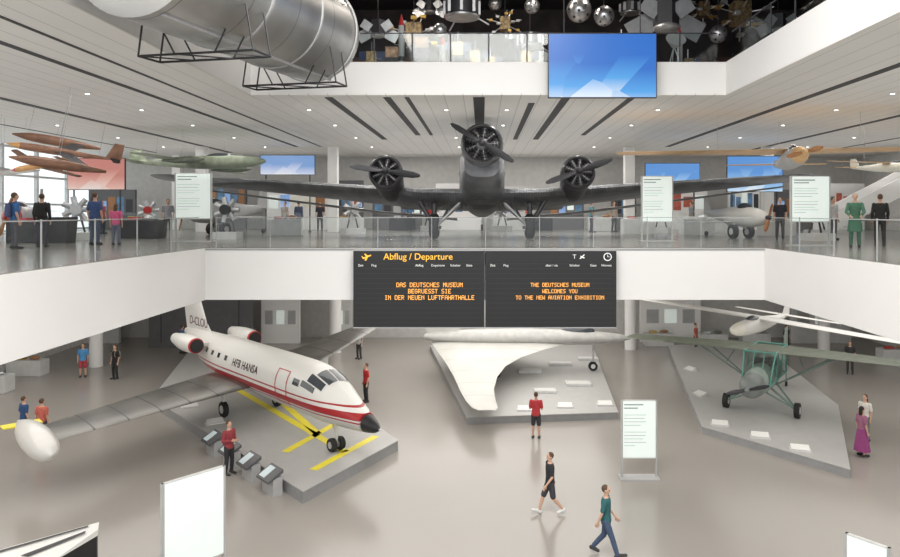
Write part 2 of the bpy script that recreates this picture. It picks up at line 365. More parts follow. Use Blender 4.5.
# ---------------------------------------------------------------- info panels
def infopanel(x,y,z,rot,W,H,z0,label,thick=.08,printed=True):
    r=thing('information_panel',label,'sign',(x,y,z),rot)
    MB().box((0,0,z0+H/2),(W,thick,H),LGREY).box((0,-thick/2,z0+H/2),(W-.06,.01,H-.06),LIT).box((0,thick/2,z0+H/2),(W-.06,.01,H-.06),LIT).build('panel',r)
    m=MB(); 
    for s in(-1,1): m.box((s*(W/2-.03),0,(z0+H)/2),(.05,thick+.02,z0+H),GREY)
    m.box((0,0,.02),(W+.1,.5,.04),GREY); m.build('frame',r)
    if not printed: return
    m=MB(); t=z0+H-.14
    for i,(wd,hh) in enumerate([(.7,.035),(.5,.035),(0,0),(.8,.012),(.75,.012),(.8,.012),(.6,.012),(0,0),(.8,.012),(.78,.012),(.7,.012),(.8,.012),(.4,.012)]):
        if wd: m.box((-W*.42+wd*W*.38,-thick/2-.008,t),(wd*W*.76,.004,hh),GTXT)
        t-=H/17
        if t<z0+.1: break
    m.build('printed_text',r)
def ipx(x0,y0,x1,y1,fy,fz,label,rot=0,printed=True):
    X,Y=gp((x0+x1)/2,fy,fz); s=F/Y; W=(x1-x0)/s/math.cos(rot); H=(y1-y0)/s; z0=EYE-(y1-CY)/s-fz
    infopanel(X,Y,fz,rot,W,H,max(.05,z0),label,printed=printed)
ipx(175,173,212,219,242,UP,'tall backlit white information panel in grey frame')
ipx(641,176,673,222,241.5,UP,'tall backlit white information panel in grey frame')
ipx(790,176,830,222,246,UP,'tall backlit white information panel in grey frame')
ipx(621,400,657,458,478,0,'backlit white information panel standing on the lower floor')
ipx(854,540,881,610,655,0,'backlit white information panel with slanted top',rot=-.9,printed=False)
X,Y=gp(194,592,0)
infopanel(X,Y,0,math.radians(50),1.5,2.05,.62,'large blank backlit white panel on thin metal legs',printed=False)
r=thing('display_desk','angular white display desk with black stripes and slanted top','display desk',gp(48,586,0)+(0,),.05)
m=MB(); pts=[(-1.3,-.7),(.85,.55),(.95,.3),(.6,-.9)]; m.prism(pts,.0,1.0,BLACK); m.build('body',r)
m=MB(); m.add([(-1.3,-.72,1.02),(.87,.57,1.2),(.97,.3,1.14),(.62,-.92,1.02),(-1.3,-.72,1.0),(.62,-.92,1.0),(.97,.3,1.0),(.87,.57,1.0)],[(0,1,2,3),(0,3,5,4),(3,2,6,5),(2,1,7,6),(1,0,4,7)],WPAINT)
m.add([(-.9,-.55,1.062),(.7,.42,1.195),(.72,.36,1.19),(-.8,-.6,1.06)],[(0,1,2,3)],BLACK); m.add([(-.2,-.7,1.05),(.75,.2,1.165),(.78,.1,1.155),(0,-.75,1.045)],[(0,1,2,3)],BLACK)
m.build('top',r)
# ---------------------------------------------------------------- engines / propellers
def prop_blades(m,y,R,n,mat,ang=0,w=.13,center=(0,0)):
    for i in range(n):
        T=Matrix.Translation((center[0],y,center[1]))@rotm('Y',ang+2*math.pi*i/n)
        rr=[]
        for t,wd,th,tw in [(.05,.06,.05,.9),(.2,.11,.04,.7),(.5,.15,.03,.45),(.8,.13,.02,.3),(.97,.07,.012,.25),(1,.02,.01,.25)]:
            cw=wd*w/.13; ring=[]
            for q in range(8):
                a=2*math.pi*q/8; xx=cw*math.cos(a); yy=th*math.sin(a)
                ring.append((xx*math.cos(tw)-yy*math.sin(tw),xx*math.sin(tw)+yy*math.cos(tw),t*R))
            rr.append(ring)
        m.loft(rr,mat,T=T)
FIN=M('engine_fin',(.17,.17,.175),.45,.6)
def radial(parent,c,R,ang,cowlmat,blademat=None,L=.55,propR=1.45,nb=3):
    e=bpy.data.objects.new('engine',None); COL.objects.link(e); e.parent=parent; e.location=c
    m=MB(); prof=[(.0,.88),(-.06,.96),(-.02,1.04),(.1,1.08),(L,1.08),(L+.02,1.0),(.3,.95),(.05,.88)]
    m.loft([[(R*rr*math.cos(t),yy,R*rr*math.sin(t)) for t in [2*math.pi*j/28 for j in range(28)]] for yy,rr in prof],cowlmat,cap=False)
    m.build('cowling',e)
    m=MB(); m.cyl((0,.32,0),(0,.42,0),R*.97,BLACK,n=24); m.ell((0,.15,0),(R*.36,.22,R*.36),FIN)
    for i in range(9):
        a=2*math.pi*i/9; d=Vector((math.cos(a),0,math.sin(a)))
        for q in range(6):
            p=d*R*(.38+.085*q); m.cyl(p+Vector((0,.14,0))-d*.016,p+Vector((0,.14,0))+d*.012,R*.155,FIN if q%2 else DARK,n=10)
        m.cyl(d*R*.3+Vector((0,.02,0)),d*R*.8+Vector((0,.06,0)),.012,GREY,n=6)
    m.build('cylinder_bank',e)
    m=MB(); m.ell((0,-.12,0),(.14,.22,.14),blademat or DARK); prop_blades(m,-.12,propR,nb,blademat or DARK,ang,w=.125); m.build('propeller',e)
    return e
# ---------------------------------------------------------------- trimotor airliner (tail-down attitude)
JU=corrugated('corrugated_metal',(.20,.205,.215),'X',freq=30,rough=.4,metal=.6,strength=.5)
JUY=corrugated('corrugated_fuselage',(.19,.195,.205),'Z',freq=46,rough=.42,metal=.6,strength=.3)
JM=M('dark_cowl',(.09,.09,.095),.35,.6,noise=.2)
PA=math.radians(9)
ju=thing('trimotor_airliner','dark grey corrugated-metal three-engined vintage airliner','airplane',(0,29.6,UP),(-PA,0,0))
fst=[(-2.35,0,3.0,.70,.80),(-1.6,0,2.75,.86,1.10),(-.6,0,2.65,.95,1.30),(.6,0,2.7,.97,1.35),(3,0,2.85,.92,1.25),(6,0,3.0,.80,1.05),(9,0,3.05,.5,.75),(11.5,0,3.1,.22,.45),(12.6,0,3.1,.08,.2)]
MB().fus(fst,JUY,sq=3.6,n=40).build('fuselage',ju)
m=MB()
for s in(-1,1): m.box((s*.33,-1.05,4.02),(.5,.04,.34),WGLASS,T=None); m.box((s*.78,-.7,3.98),(.04,.5,.34),WGLASS)
m.box((0,-.6,4.22),(1.5,.9,.06),JM); m.box((0,-1.07,4.02),(.06,.06,.36),JM)
m.build('windshield',ju)
for sd in(0,1):
    for i in range(6):
        y=1+i*.95; a=(12,35) if sd==0 else (145,168); MB().patch(fst,y,y+.45,a[0],a[1],.09,WGLASS).build('cabin_window',ju)
wst=lambda s:[(0,-1.1,1.78,4.8,1.4),(s*2.5,-1.05,1.82,4.6,1.34),(s*4,-.8,1.98,4.2,1.15),(s*9,.1,2.5,3.1,.75),(s*14.2,1.2,3.05,1.9,.30),(s*14.9,1.5,3.12,1.3,.13),(s*15.1,1.8,3.13,.7,.04)]
for s in(-1,1): MB().wing(wst(s),JU).build('wing',ju)
for s in(-1,1): MB().wing([(s*1.2,3.75,1.45,.8,.18),(s*5,3.35,1.75,.8,.16),(s*14.3,3.1,2.9,.5,.09)],JU).build('flap',ju)
for s in(-1,1): MB().wing([(0,10.6,3.2,1.9,.2),(s*4.6,11.0,3.25,1.3,.1),(s*4.8,11.3,3.25,.7,.04)],JU).build('tailplane',ju)
MB().wing([(3.1,10.5,0,2.3,.2),(4.9,11.5,0,1.4,.12),(5.1,11.8,0,.9,.05)],JUY,vertical=True).build('fin',ju)
e=radial(ju,(0,-2.75,3.45),.78,math.radians(-58),JM,propR=1.45,nb=2)
MB().fus([(-2.35,0,3.42,.74,.74),(-1.7,0,3.35,.78,.78),(-.9,0,3.4,.78,.82),(.5,0,3.5,.62,.75),(2,0,3.5,.4,.5)],JM,n=20).build('nose_fairing',ju)
for s in(-1,1):
    radial(ju,(s*3.85,-2.15,2.45),.64,math.radians(-82 if s<0 else 70),JM,propR=1.42,nb=2)
    MB().fus([(-1.75,s*3.85,2.43,.6,.6),(-1.1,s*3.85,2.35,.6,.64),(-.2,s*3.85,2.2,.55,.64),(1.4,s*3.85,2.15,.3,.4)],JM,n=20).build('nacelle',ju)
    m=MB(); x=s*2.02
    for q in(0,1): m.cyl((s*.85,-.35+.5*q,1.6),(x-s*.16,-.1,.62),.065,ALU,n=10)
    m.cyl((s*2.75,-.4,1.75),(x+s*.05,-.12,.62),.10,JM,n=10); m.cyl((x,-.25,1.5),(x,-.1,.7),.11,JM,n=10); m.cyl((s*1.5,.9,1.4),(x-s*.15,0,.55),.05,ALU,n=8)
    m.cyl((x-s*.3,-.05,.5),(x+s*.2,-.05,.5),.07,DARK,n=10); m.build('landing_gear_strut',ju)
    m=MB(); R=[]
    for a,rr in [(-.19,.26),(-.20,.42),(-.12,.53),(0,.55),(.12,.53),(.20,.42),(.19,.26)]: R.append([(x+a,-.05+rr*math.cos(t),.55+rr*math.sin(t)) for t in [2*math.pi*j/24 for j in range(24)]])
    m.loft(R,RUBBER); m.cyl((x-.21,-.05,.55),(x+.21,-.05,.55),.2,ALU,n=16); m.build('wheel',ju)
m=MB(); m.cyl((0,11.3,2.9),(0,11.5,2.1),.05,CHROME); m.cyl((-.07,11.5,2.05),(.07,11.5,2.05),.2,RUBBER,n=16); m.build('tail_wheel',ju)
# ---------------------------------------------------------------- business jet and its platform
def platform(name,pix,h,label,mat=PLAT):
    pts=[gp(a,b_,h) for a,b_ in pix]; cx=sum(p[0] for p in pts)/len(pts); cy=sum(p[1] for p in pts)/len(pts)
    r=thing(name,label,'platform',(cx,cy,0)); L=[(p[0]-cx,p[1]-cy) for p in pts]
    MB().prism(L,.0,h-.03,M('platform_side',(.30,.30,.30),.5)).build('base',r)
    MB().prism([(p[0]*1.003,p[1]*1.003) for p in L],h-.03,h,mat).build('top',r)
    return r,(cx,cy)
PH=.38
pr,(pcx,pcy)=platform('display_platform',[(152,398),(303,491),(398,440),(262,345),(190,350)],PH,'low grey platform with yellow floor lines under the jet')
def line(mb,a,b,wd,z,mat,c):
    a=Vector(a);b=Vector(b);d=(b-a).normalized();n=Vector((-d.y,d.x))*wd/2; o=Vector(c)
    mb.add([tuple(a+n-o)+(z,),tuple(b+n-o)+(z,),tuple(b-n-o)+(z,),tuple(a-n-o)+(z,)],[(0,1,2,3)],mat)
m=MB()
for a,b_ in [((235,388),(345,452)),((285,452),(335,424)),((313,470),(376,436)),((262,385),(318,434))]: line(m,gp(*a,PH),gp(*b_,PH),.3,PH+.004,YEL,(pcx,pcy))
m.build('yellow_marking',pr)
fw=Vector((.69,-.724)).normalized(); nose=Vector((-3.5,22.5)); cen=nose-fw*7.8
th=math.atan2(fw.x,-fw.y)
jet=thing('business_jet','white twin-engined business jet with red stripes and black nose','airplane',(cen.x,cen.y,PH),th)
st=[(-8.15,0,1.30,.04,.04),(-7.9,0,1.32,.18,.18),(-7.3,0,1.40,.36,.35),(-6.4,0,1.55,.58,.56),(-5.5,0,1.74,.78,.80),(-4.6,0,1.88,.87,.93),(-3.5,0,1.92,.90,.95),(0,0,1.92,.90,.95),(2.5,0,1.94,.88,.93),(4.5,0,2.05,.70,.76),(6.3,0,2.3,.40,.48),(7.8,0,2.5,.1,.15)]
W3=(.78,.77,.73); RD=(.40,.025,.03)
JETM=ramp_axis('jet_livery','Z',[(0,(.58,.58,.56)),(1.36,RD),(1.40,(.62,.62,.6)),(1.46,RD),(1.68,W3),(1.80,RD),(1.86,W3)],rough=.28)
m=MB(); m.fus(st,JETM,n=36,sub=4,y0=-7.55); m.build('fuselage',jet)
m=MB(); m.fus(st,BLACK,n=36,sub=8,y1=-7.5); m.cyl((0,-8.25,1.30),(0,-8.1,1.30),.035,LGREY,n=10); m.build('nose_cone',jet)
m=MB()
for a0,a1,y0,y1 in [(60,88,-5.75,-5.05),(92,120,-5.75,-5.05),(36,56,-5.65,-4.85),(124,144,-5.65,-4.85),(20,33,-5.35,-4.6),(147,160,-5.35,-4.6),(16,30,-4.5,-4.1),(150,164,-4.5,-4.1)]: m.patch(st,y0,y1,a0,a1,.012,WGLASS)
m.build('windshield',jet)
for sd in (0,1):
    for i in range(4):
        y=1.3+i*.7; a=(15,27) if sd==0 else (153,165)
        MB().patch(st,y,y+.22,a[0],a[1],.01,WGLASS).build('cabin_window',jet)
m=MB(); DR=M('door_line',(.55,.03,.03),.4)
for a0,a1,y0,y1 in [(140,218,-3.75,-3.7),(140,218,-2.95,-2.9),(140,142,-3.75,-2.9),(216,218,-3.75,-2.9)]: m.patch(st,y0,y1,a0,a1,.012,DR)
m.build('door_outline',jet)
WSILV=panelmat('wing_silver',(.20,.195,.18),'X',1.1,.06,(.07,.07,.07),rough=.28,noise=.4); WSILV.node_tree.nodes['Principled BSDF'].inputs['Metallic'].default_value=.65
MB().wing([(0,-.6,1.42,3.7,.45),(-.9,-.7,1.43,3.5,.42),(-4.5,-1.5,1.36,2.7,.28),(-8.0,-2.3,1.28,2.0,.18)],WSILV).build('wing',jet)
MB().wing([(0,-.6,1.45,3.7,.45),(.9,-.5,1.55,3.4,.42),(3.4,.0,2.05,2.6,.28),(6.1,.8,2.7,1.6,.12),(6.25,1.1,2.73,1.0,.04)],WSILV).build('wing',jet)
MB().fus([(-3.6,-8.1,1.28,.03,.03),(-3.3,-8.1,1.28,.25,.25),(-2.6,-8.1,1.28,.40,.40),(-1.5,-8.1,1.28,.43,.43),(-.4,-8.1,1.28,.34,.34),(.9,-8.1,1.28,.05,.05)],WPAINT,n=24).build('tip_tank',jet)
MB().box((-8.1,.45,1.28),(1.1,.5,.04),YEL).build('tank_fin',jet)
for s in(-1,1):
    x=s*1.30
    m=MB(); m.fus([(3.3,x,2.55,.31,.31),(3.7,x,2.55,.36,.36),(4.6,x,2.55,.36,.36),(5.6,x,2.58,.24,.24)],WPAINT,n=24)
    m.fus([(3.25,x,2.55,.31,.31),(3.29,x,2.55,.325,.325),(3.36,x,2.55,.328,.328)],RED,n=24); m.cyl((x,3.22,2.55),(x,3.27,2.55),.28,BLACK,n=24); m.cyl((x,5.5,2.58),(x,5.7,2.58),.2,DARK,n=16)
    m.build('engine_nacelle',jet)
    MB().box((s*.88,4.3,2.5),(.5,1.4,.14),WPAINT).build('engine_pylon',jet)
MB().wing([(2.3,4.2,0,3.4,.28),(3.2,5.4,0,2.5,.22),(5.0,6.7,0,1.7,.16)],WPAINT,vertical=True).build('fin',jet)
for s in(-1,1): MB().wing([(0,6.8,4.95,1.7,.16),(s*2.6,7.4,5.0,1.0,.1),(s*2.7,7.6,5.0,.6,.04)],WPAINT).build('tailplane',jet)
SIDE=((0,-1,0),(0,0,1),(-1,0,0))
def wrap(v):
    x,z,rx,rz=fat(st,v.y); q=max(0.05,1-((v.z-z)/rz)**2); return Vector((-(rx*math.sqrt(q))-.012,v.y,v.z))
text('HFB HANSA',.40,(-1,.75,2.20),SIDE,M('navy_print',(.10,.03,.05),.5),jet,warp=wrap,align='LEFT',bold=.006,space=1.05)
text('D-CLOU',.55,(-.2,5.85,3.15),SIDE,M('navy_print'),jet,align='CENTER')
for x,y in [(0,-5.6),(-1.15,.9),(1.15,.9)]:
    m=MB(); rr=.24 if x==0 else .33
    m.cyl((x,y,rr),(x,y-.05,1.25),.06,WPAINT,n=12); m.cyl((x,y,rr+.3),(x,y+.4,1.2),.035,CHROME,n=8); m.build('landing_gear_strut',jet)
    for o_ in ((-.16,.16) if x==0 else (0,)):
        m=MB()
        m.loft([[(x+o_+a,y+r_*math.cos(t),rr+r_*math.sin(t)) for t in [2*math.pi*j/20 for j in range(20)]] for a,r_ in [(-.08,rr*.6),(-.09,rr*.9),(0,rr),(.09,rr*.9),(.08,rr*.6)]],RUBBER)
        m.cyl((x+o_-.1,y,rr),(x+o_+.1,y,rr),rr*.5,CHROME,n=14)
        m.build('wheel',jet)
# ---------------------------------------------------------------- generic exhibits aircraft
def plane(name,label,loc,rot,L,R,span,chord,wz,body,wingm,nosem=None,wy=None,sweep=0,taper=.6,dihed=0,gear=0,nb=0,propR=.9,canopy=True,struts=False,hang=None,finH=1.1,pods=None,podm=None,tailspan=None,roll=(0,0),nosep=.3,propm=None,cabin=False,track=None,pang=.3,gearm=None,thick=.13,framem=None):
    p=thing(name,label,'airplane',loc,(roll[0],roll[1],rot)); g=R+ (gear if gear else 0); wy=-L*.12 if wy is None else wy; gm=gearm or body
    s=[(-L/2,0,g,R*nosep*.3,R*nosep*.3),(-L/2+L*.03,0,g,R*nosep+R*.15,R*nosep+R*.15),(-L*.38,0,g,R*.85,R*.88),(-L*.2,0,g+R*.05,R,R*1.05),(0,0,g+R*.1,R*.9,R),(L*.25,0,g+R*.25,R*.5,R*.6),(L*.47,0,g+R*.5,R*.15,R*.25),(L/2,0,g+R*.5,R*.05,R*.1)]
    m=MB(); m.fus(s,body,n=20,y0=-L*.38); m.build('fuselage',p)
    m=MB(); m.fus(s,nosem or body,n=20,y1=-L*.38); m.build('nose',p)
    wzz=g+wz
    for q in(-1,1):
        h=span/2; MB().wing([(0,wy,wzz,chord,chord*thick),(q*h*.5,wy+sweep*.5,wzz+dihed*.5,chord*(1+taper)/2,chord*thick*.85),(q*h*.97,wy+sweep,wzz+dihed,chord*taper,chord*thick*.5),(q*h,wy+sweep+chord*.1,wzz+dihed,chord*taper*.6,chord*.02)],wingm).build('wing',p)
    ts=tailspan or span*.3
    for q in(-1,1): MB().wing([(0,L*.40,g+R*.55,L*.10,.08),(q*ts/2,L*.42,g+R*.55,L*.07,.04)],wingm).build('tailplane',p)
    MB().wing([(g+R*.5,L*.36,0,L*.15,.1),(g+R*.5+finH,L*.42,0,L*.09,.05)],body,vertical=True).build('fin',p)
    if cabin:
        fm=framem or body
        y0,y1,zb,zt=-L*.34,L*.06,g-R*.1,wzz+.02
        P=[(-R*.95,y0,zb),(R*.95,y0,zb),(R*1.05,y1,zb),(-R*1.05,y1,zb),(-R*1.1,y0+.75,zt),(R*1.1,y0+.75,zt),(R*1.05,y1,zt),(-R*1.05,y1,zt)]
        MB().add(P,[(0,1,5,4),(1,2,6,5),(3,0,4,7),(4,5,6,7)],CGLASS).build('cabin_glass',p)
        MB().box((0,y0+.9,g+.1),(R*1.4,.5,R*1.2),DARK).box((0,y0+1.2,g+R*.9),(R*1.2,.12,.6),DARK).build('seat',p)
        m=MB()
        for a,b_ in [(0,1),(1,2),(2,3),(3,0),(4,5),(5,6),(6,7),(7,4),(0,4),(1,5),(2,6),(3,7)]: m.cyl(P[a],P[b_],.032,fm,n=6)
        for t in(.33,.66):
            for i,j,k2,l2 in((1,2,5,6),(0,3,4,7),(0,1,4,5)):
                m.cyl(Vector(P[i]).lerp(Vector(P[j]),t),Vector(P[k2]).lerp(Vector(P[l2]),t),.02,fm,n=6)
        for i,j,k2,l2 in((1,5,2,6),(0,4,3,7)): m.cyl(Vector(P[i]).lerp(Vector(P[j]),.5),Vector(P[k2]).lerp(Vector(P[l2]),.5),.02,fm,n=6)
        m.build('cabin_frame',p)
    elif canopy:
        m=MB(); m.ell((0,-L*.17,g+R*.95),(R*.55,L*.1,R*.55),WGLASS); m.build('canopy',p)
    if nb:
        m=MB(); m.ell((0,-L/2-.08,g),(.10,.2,.10),nosem or DARK); prop_blades(m,-L/2-.1,propR,nb,propm or WOOD,pang,w=.085,center=(0,g)); m.build('propeller',p)
    if pods:
        for q in(-1,1): MB().fus([(wy-1.0,q*pods,wzz-.05,.02,.02),(wy-.5,q*pods,wzz-.05,.13,.13),(wy+.5,q*pods,wzz-.05,.14,.14),(wy+1.4,q*pods,wzz-.05,.04,.04)],podm or nosem or body,n=16).build('engine_nacelle',p)
    if struts:
        for q in(-1,1):
            m=MB(); m.cyl((q*R*.8,wy+chord*.3,g-R*.6),(q*span*.24,wy+chord*.3,wzz+dihed*.4),.035,gm,n=8); m.cyl((q*R*.8,wy+chord*.3,g-R*.6),(q*span*.24,wy+chord*.8,wzz+dihed*.4),.03,gm,n=8); m.cyl((q*span*.13,wy+chord*.3,(g-R*.6+wzz)/2),(q*span*.1,wy+chord*.5,wzz),.02,gm,n=6); m.build('wing_strut',p)
    if gear:
        for q in(-1,1):
            x=q*(track or R*.9); m=MB(); m.cyl((q*R*.6,wy+.1,g-R*.6),(x,wy,.3),.05,gm,n=8); m.cyl((q*R*.7,wy+.8,g-R*.4),(x,wy,.3),.04,gm,n=8); m.cyl((q*R*.2,wy,g-R*.9),(x,wy,.3),.04,gm,n=8); m.build('landing_gear_strut',p)
            m=MB(); m.cyl((x-.1,wy,.3),(x+.1,wy,.3),.3,RUBBER,n=20); m.cyl((x-.11,wy,.3),(x+.11,wy,.3),.15,LGREY,n=14); m.build('wheel',p)
        m=MB(); m.cyl((0,L*.44,g+R*.3),(0,L*.46,.12),.03,gm,n=8); m.cyl((-.04,L*.46,.12),(.04,L*.46,.12),.12,RUBBER,n=14); m.build('tail_wheel',p)
    if hang:
        z=hang-loc[2]
        for x,y in [(-span*.2,wy+chord*.4),(span*.2,wy+chord*.4),(0,L*.3)]: MB().cyl((x,y,wzz if x else g+R*.4),(x,y,z-.05),.006,GREY,n=6).build('suspension_cable',p)
    return p
x,y,z=wp(195,161,33); plane('jet_fighter','pale olive green vintage jet suspended from the ceiling',(x,y,z-.4),math.radians(70),8.0,.30,7,1.2,-.05,PGREEN,PGREEN,nosem=PGREEN,sweep=.7,pods=1.6,podm=OLIVE,hang=Z2a,finH=.6,roll=(0,.08),thick=.08)
x,y,z=wp(788,163,26); plane('sport_airplane','pale wooden high-wing monoplane with grey fuselage hanging from cables',(x,y,z-.3),math.radians(-12),5.0,.34,12.5,1.5,.40,GREY,PWOOD,nosem=PWOOD,nb=2,propR=.6,hang=Z2a,canopy=True,finH=.2,pang=1.3,roll=(-.06,0),thick=.07)
plane('small_airplane','small white low-wing airplane parked on the gallery floor',(11.2,31.2,UP),math.radians(12),5,.42,5.0,1.1,-.2,WPAINT,WPAINT,gear=.5,nb=2,propR=.6,finH=.7)
x,y,z=wp(64,153,21); plane('rocket_airplane','slim brown experimental rocket airplane with crossed wings',(x,y,z-.1),math.radians(-58),3.0,.11,2.8,.55,.03,BROWN,DARK,nosem=ORANGE,pods=1.25,podm=BROWN,hang=Z2a,canopy=False,nosep=.06,finH=.5,sweep=.7,roll=(-.15,.35),thick=.06)
x,y,z=wp(38,166,24); plane('rocket_airplane','slim orange experimental rocket airplane with dark wings',(x,y,z-.1),math.radians(-110),2.6,.10,2.6,.5,.03,ORANGE,BROWN,nosem=RED,hang=Z2a,canopy=False,nosep=.06,finH=.4,sweep=.6,roll=(.1,-.3),thick=.06)
x,y,z=wp(6,170,27); plane('rocket_model','white pale winged rocket model hanging from thin wires',(x,y,z-.2),math.radians(-60),2.2,.13,3.2,.4,.1,WPAINT,GREY,nosem=RED,hang=Z2a,finH=.3,canopy=False,nosep=.1)
x,y,z=wp(885,168,30); plane('light_airplane','slender pale glider hanging over the gallery',(x,y,z-.2),math.radians(20),3.5,.2,7,.5,.2,CREAM,PWOOD,hang=Z2a,finH=.4)
plane('vintage_monoplane','grey vintage low-wing airplane parked on the gallery floor',(-12.9,35.6,UP),math.radians(-25),5.5,.5,5,1.3,-.2,GREY,LGREY,gear=.6,nb=2,nosem=ALU)
plane('vintage_monoplane','silver vintage low-wing airplane parked behind the showcases',(-20.5,31.5,UP),math.radians(20),6,.45,6.5,1.3,-.2,ALU,GREY,gear=.5,nb=2,nosem=RED)
plane('vintage_monoplane','dark green vintage airplane parked on the gallery floor',(19.5,29.5,UP),math.radians(-20),6,.5,7,1.4,-.2,OLIVE,OLIVE,gear=.5,nb=2,nosem=YEL)
# lower hall aircraft
r2,c2=platform('display_platform',[(430,345),(592,345),(618,412),(467,417)],.3,'low pale grey platform carrying a white aircraft')
DX,DY=1.6,36.6
dj=thing('delta_jet','off-white jet aircraft with thin curved swept wings on low platform','airplane',(DX,DY,.3))
SHELL=panelmat('shell_white',(.58,.57,.535),'Y',1.6,.03,(.33,.33,.32),rough=.4,noise=.07)
stn=[(37.4,-2.9,5.6,1.58,.30),(36.4,-2.65,4.6,1.5,.28),(35.2,-2.3,3.1,1.38,.25),(34,-1.95,1.9,1.25,.22),(32.7,-1.6,1.1,1.1,.2),(31.2,-1.25,.68,.95,.17),(29.5,-.95,.5,.82,.14),(28.1,-.65,.55,.72,.11),(27.3,-.38,.62,.66,.08),(27.0,-.1,.5,.64,.03)]
for sg in(-1,1):
    R=[]
    for (Y_,xl,xr,z_,h_) in stn:
        c_=xr-xl; ts=[0,.03,.1,.22,.4,.6,.8,.95,1.0]; f_=lambda t:h_*.5*min(1,2.2*math.sqrt(max(0,t*(1-t))))
        pr_=[(t,f_(t)) for t in ts]+[(t,-f_(t)*.7) for t in ts[-2:0:-1]]
        R.append([(xl+t*c_-DX,sg*(DY-Y_) if Y_<DY else sg*(DY-Y_)*.0,z_+q_) for t,q_ in pr_])
    MB().loft(R[1:],SHELL).build('wing',dj)
TD=rotm('Z',math.radians(90))
MB().fus([(-6.2,0,1.70,.05,.04),(-5.6,0,1.72,.35,.2),(-4,0,1.75,.6,.32),(-1,0,1.8,.75,.40),(2,0,1.8,.7,.36),(4.2,0,1.8,.4,.22),(4.6,0,1.8,.25,.12)],M('hull_grey',(.50,.495,.475),.4,noise=.1),n=24,T=TD).build('fuselage',dj)
MB().ell((3.4,0,2.08),(.9,.3,.26),WGLASS).build('canopy',dj)
MB().wing([(2.0,2.6,0,1.9,.12),(3.3,3.8,0,.9,.06)],SHELL,vertical=True,T=TD).build('fin',dj)
for (x,y) in [(4.2,0),(-.9,-1.6),(-.9,1.6)]:
    MB().cyl((x,y,.3),(x,y,1.35),.05,CHROME).build('landing_gear_strut',dj); MB().cyl((x,y-.08,.24),(x,y+.08,.24),.24,RUBBER,n=18).cyl((x,y-.09,.24),(x,y+.09,.24),.12,LGREY,n=12).build('wheel',dj)
for (px,py,w_,d_,h_) in [(530,372,1.2,.6,.14),(560,365,1.2,.6,.14),(588,360,1.1,.5,.14),(578,385,1.2,.7,.14),(545,392,1.0,.6,.12)]:
    x,y=gp(px,py,.3); MB().box((0,0,h_/2),(w_,d_,h_),LGREY).box((0,-d_*.1,h_+.01),(w_*.8,d_*.6,.02),WPAINT).build('label_stand',loc=(x,y,.3),label='low flat white label board on the platform',category='sign',group='label boards on the platforms',bevel=.01)
r3,c3=platform('display_platform',[(668,345),(702,426),(850,469),(838,405),(762,345)],.3,'low grey angular platform under a small green airplane')
plane('liaison_airplane','grey-green high-wing liaison airplane with turquoise-framed glazed cabin',(12.5,30.4,.3),math.radians(-34),7.8,.56,12.0,2.2,1.1,TEAL,OLIVE,nosem=M('nose_grey',(.20,.22,.21),.4),gear=.85,struts=True,nb=2,propR=.85,propm=DARK,cabin=True,track=1.4,wy=-1.7,finH=1.1,pang=1.25,gearm=M('strut_green',(.20,.28,.24),.5),framem=M('frame_turquoise',(.12,.36,.31),.5),thick=.10,nosep=.55)
plane('glider','white sailplane with long slender wings hanging low',(10.3,25.8,4.2),math.radians(-48),4.4,.27,13.8,.95,.24,WPAINT,WPAINT,nosem=CREAM,hang=ZS,taper=.55,nosep=.4,finH=.5,roll=(0,.05),thick=.11)
# ---------------------------------------------------------------- rocket stage hung at the top
ra=Vector((-4.45,18.9,13.35)); rb=Vector((-5.95,11.9,13.2)); L=(rb-ra).length/1.09
rk=thing('rocket_stage','huge grey metal rocket stage cylinder hung in black trusses','rocket',ra,scale=1.09)
q=(rb-ra).to_track_quat('Y','Z'); rk.rotation_mode='QUATERNION'; rk.rotation_quaternion=q
RM=panelmat('rocket_skin',(.42,.42,.41),'Y',1.6,.025,(.2,.2,.2),rough=.36,noise=.3); RM.node_tree.nodes['Principled BSDF'].inputs['Metallic'].default_value=.8
rs=[(0,0,0,1.10,1.10),(.15,0,0,1.14,1.14),(1.2,0,0,1.18,1.18),(L*.6,0,0,1.18,1.18),(L,0,0,1.18,1.18)]
MB().fus(rs,RM,n=48).build('hull',rk)
for yy in(.3,2.2,4.2): MB().loft([[(r_*math.cos(t),y_,r_*math.sin(t)) for t in [2*math.pi*j/48 for j in range(48)]] for y_,r_ in ((yy,1.17),(yy,1.2),(yy+.06,1.2),(yy+.06,1.17))],GREY,cap=False).build('hoop',rk)
t=math.radians(250); MB().box((1.19*math.cos(t),L/2,1.19*math.sin(t)),(.06,L*.95,.05),GREY).build('cable_duct',rk)
m=MB(); m.loft([[(r_*math.cos(t),y_,r_*math.sin(t)) for t in [2*math.pi*j/48 for j in range(48)]] for y_,r_ in [(.02,1.10),(-.14,1.05),(-.35,.88),(-.5,.6),(-.57,.3),(-.58,.04)]],M('rocket_dome',(.40,.40,.39),.35,.8,noise=.2))
for i in range(10):
    a=i*math.pi/5; P=[(-.0,1.11),(-.15,1.06),(-.36,.89),(-.51,.61),(-.58,.3)]
    for (y0,r0),(y1,r1) in zip(P[:-1],P[1:]): m.cyl((r0*math.cos(a),y0,r0*math.sin(a)),(r1*math.cos(a),y1,r1*math.sin(a)),.014,GREY,n=6)
m.build('end_dome',rk)
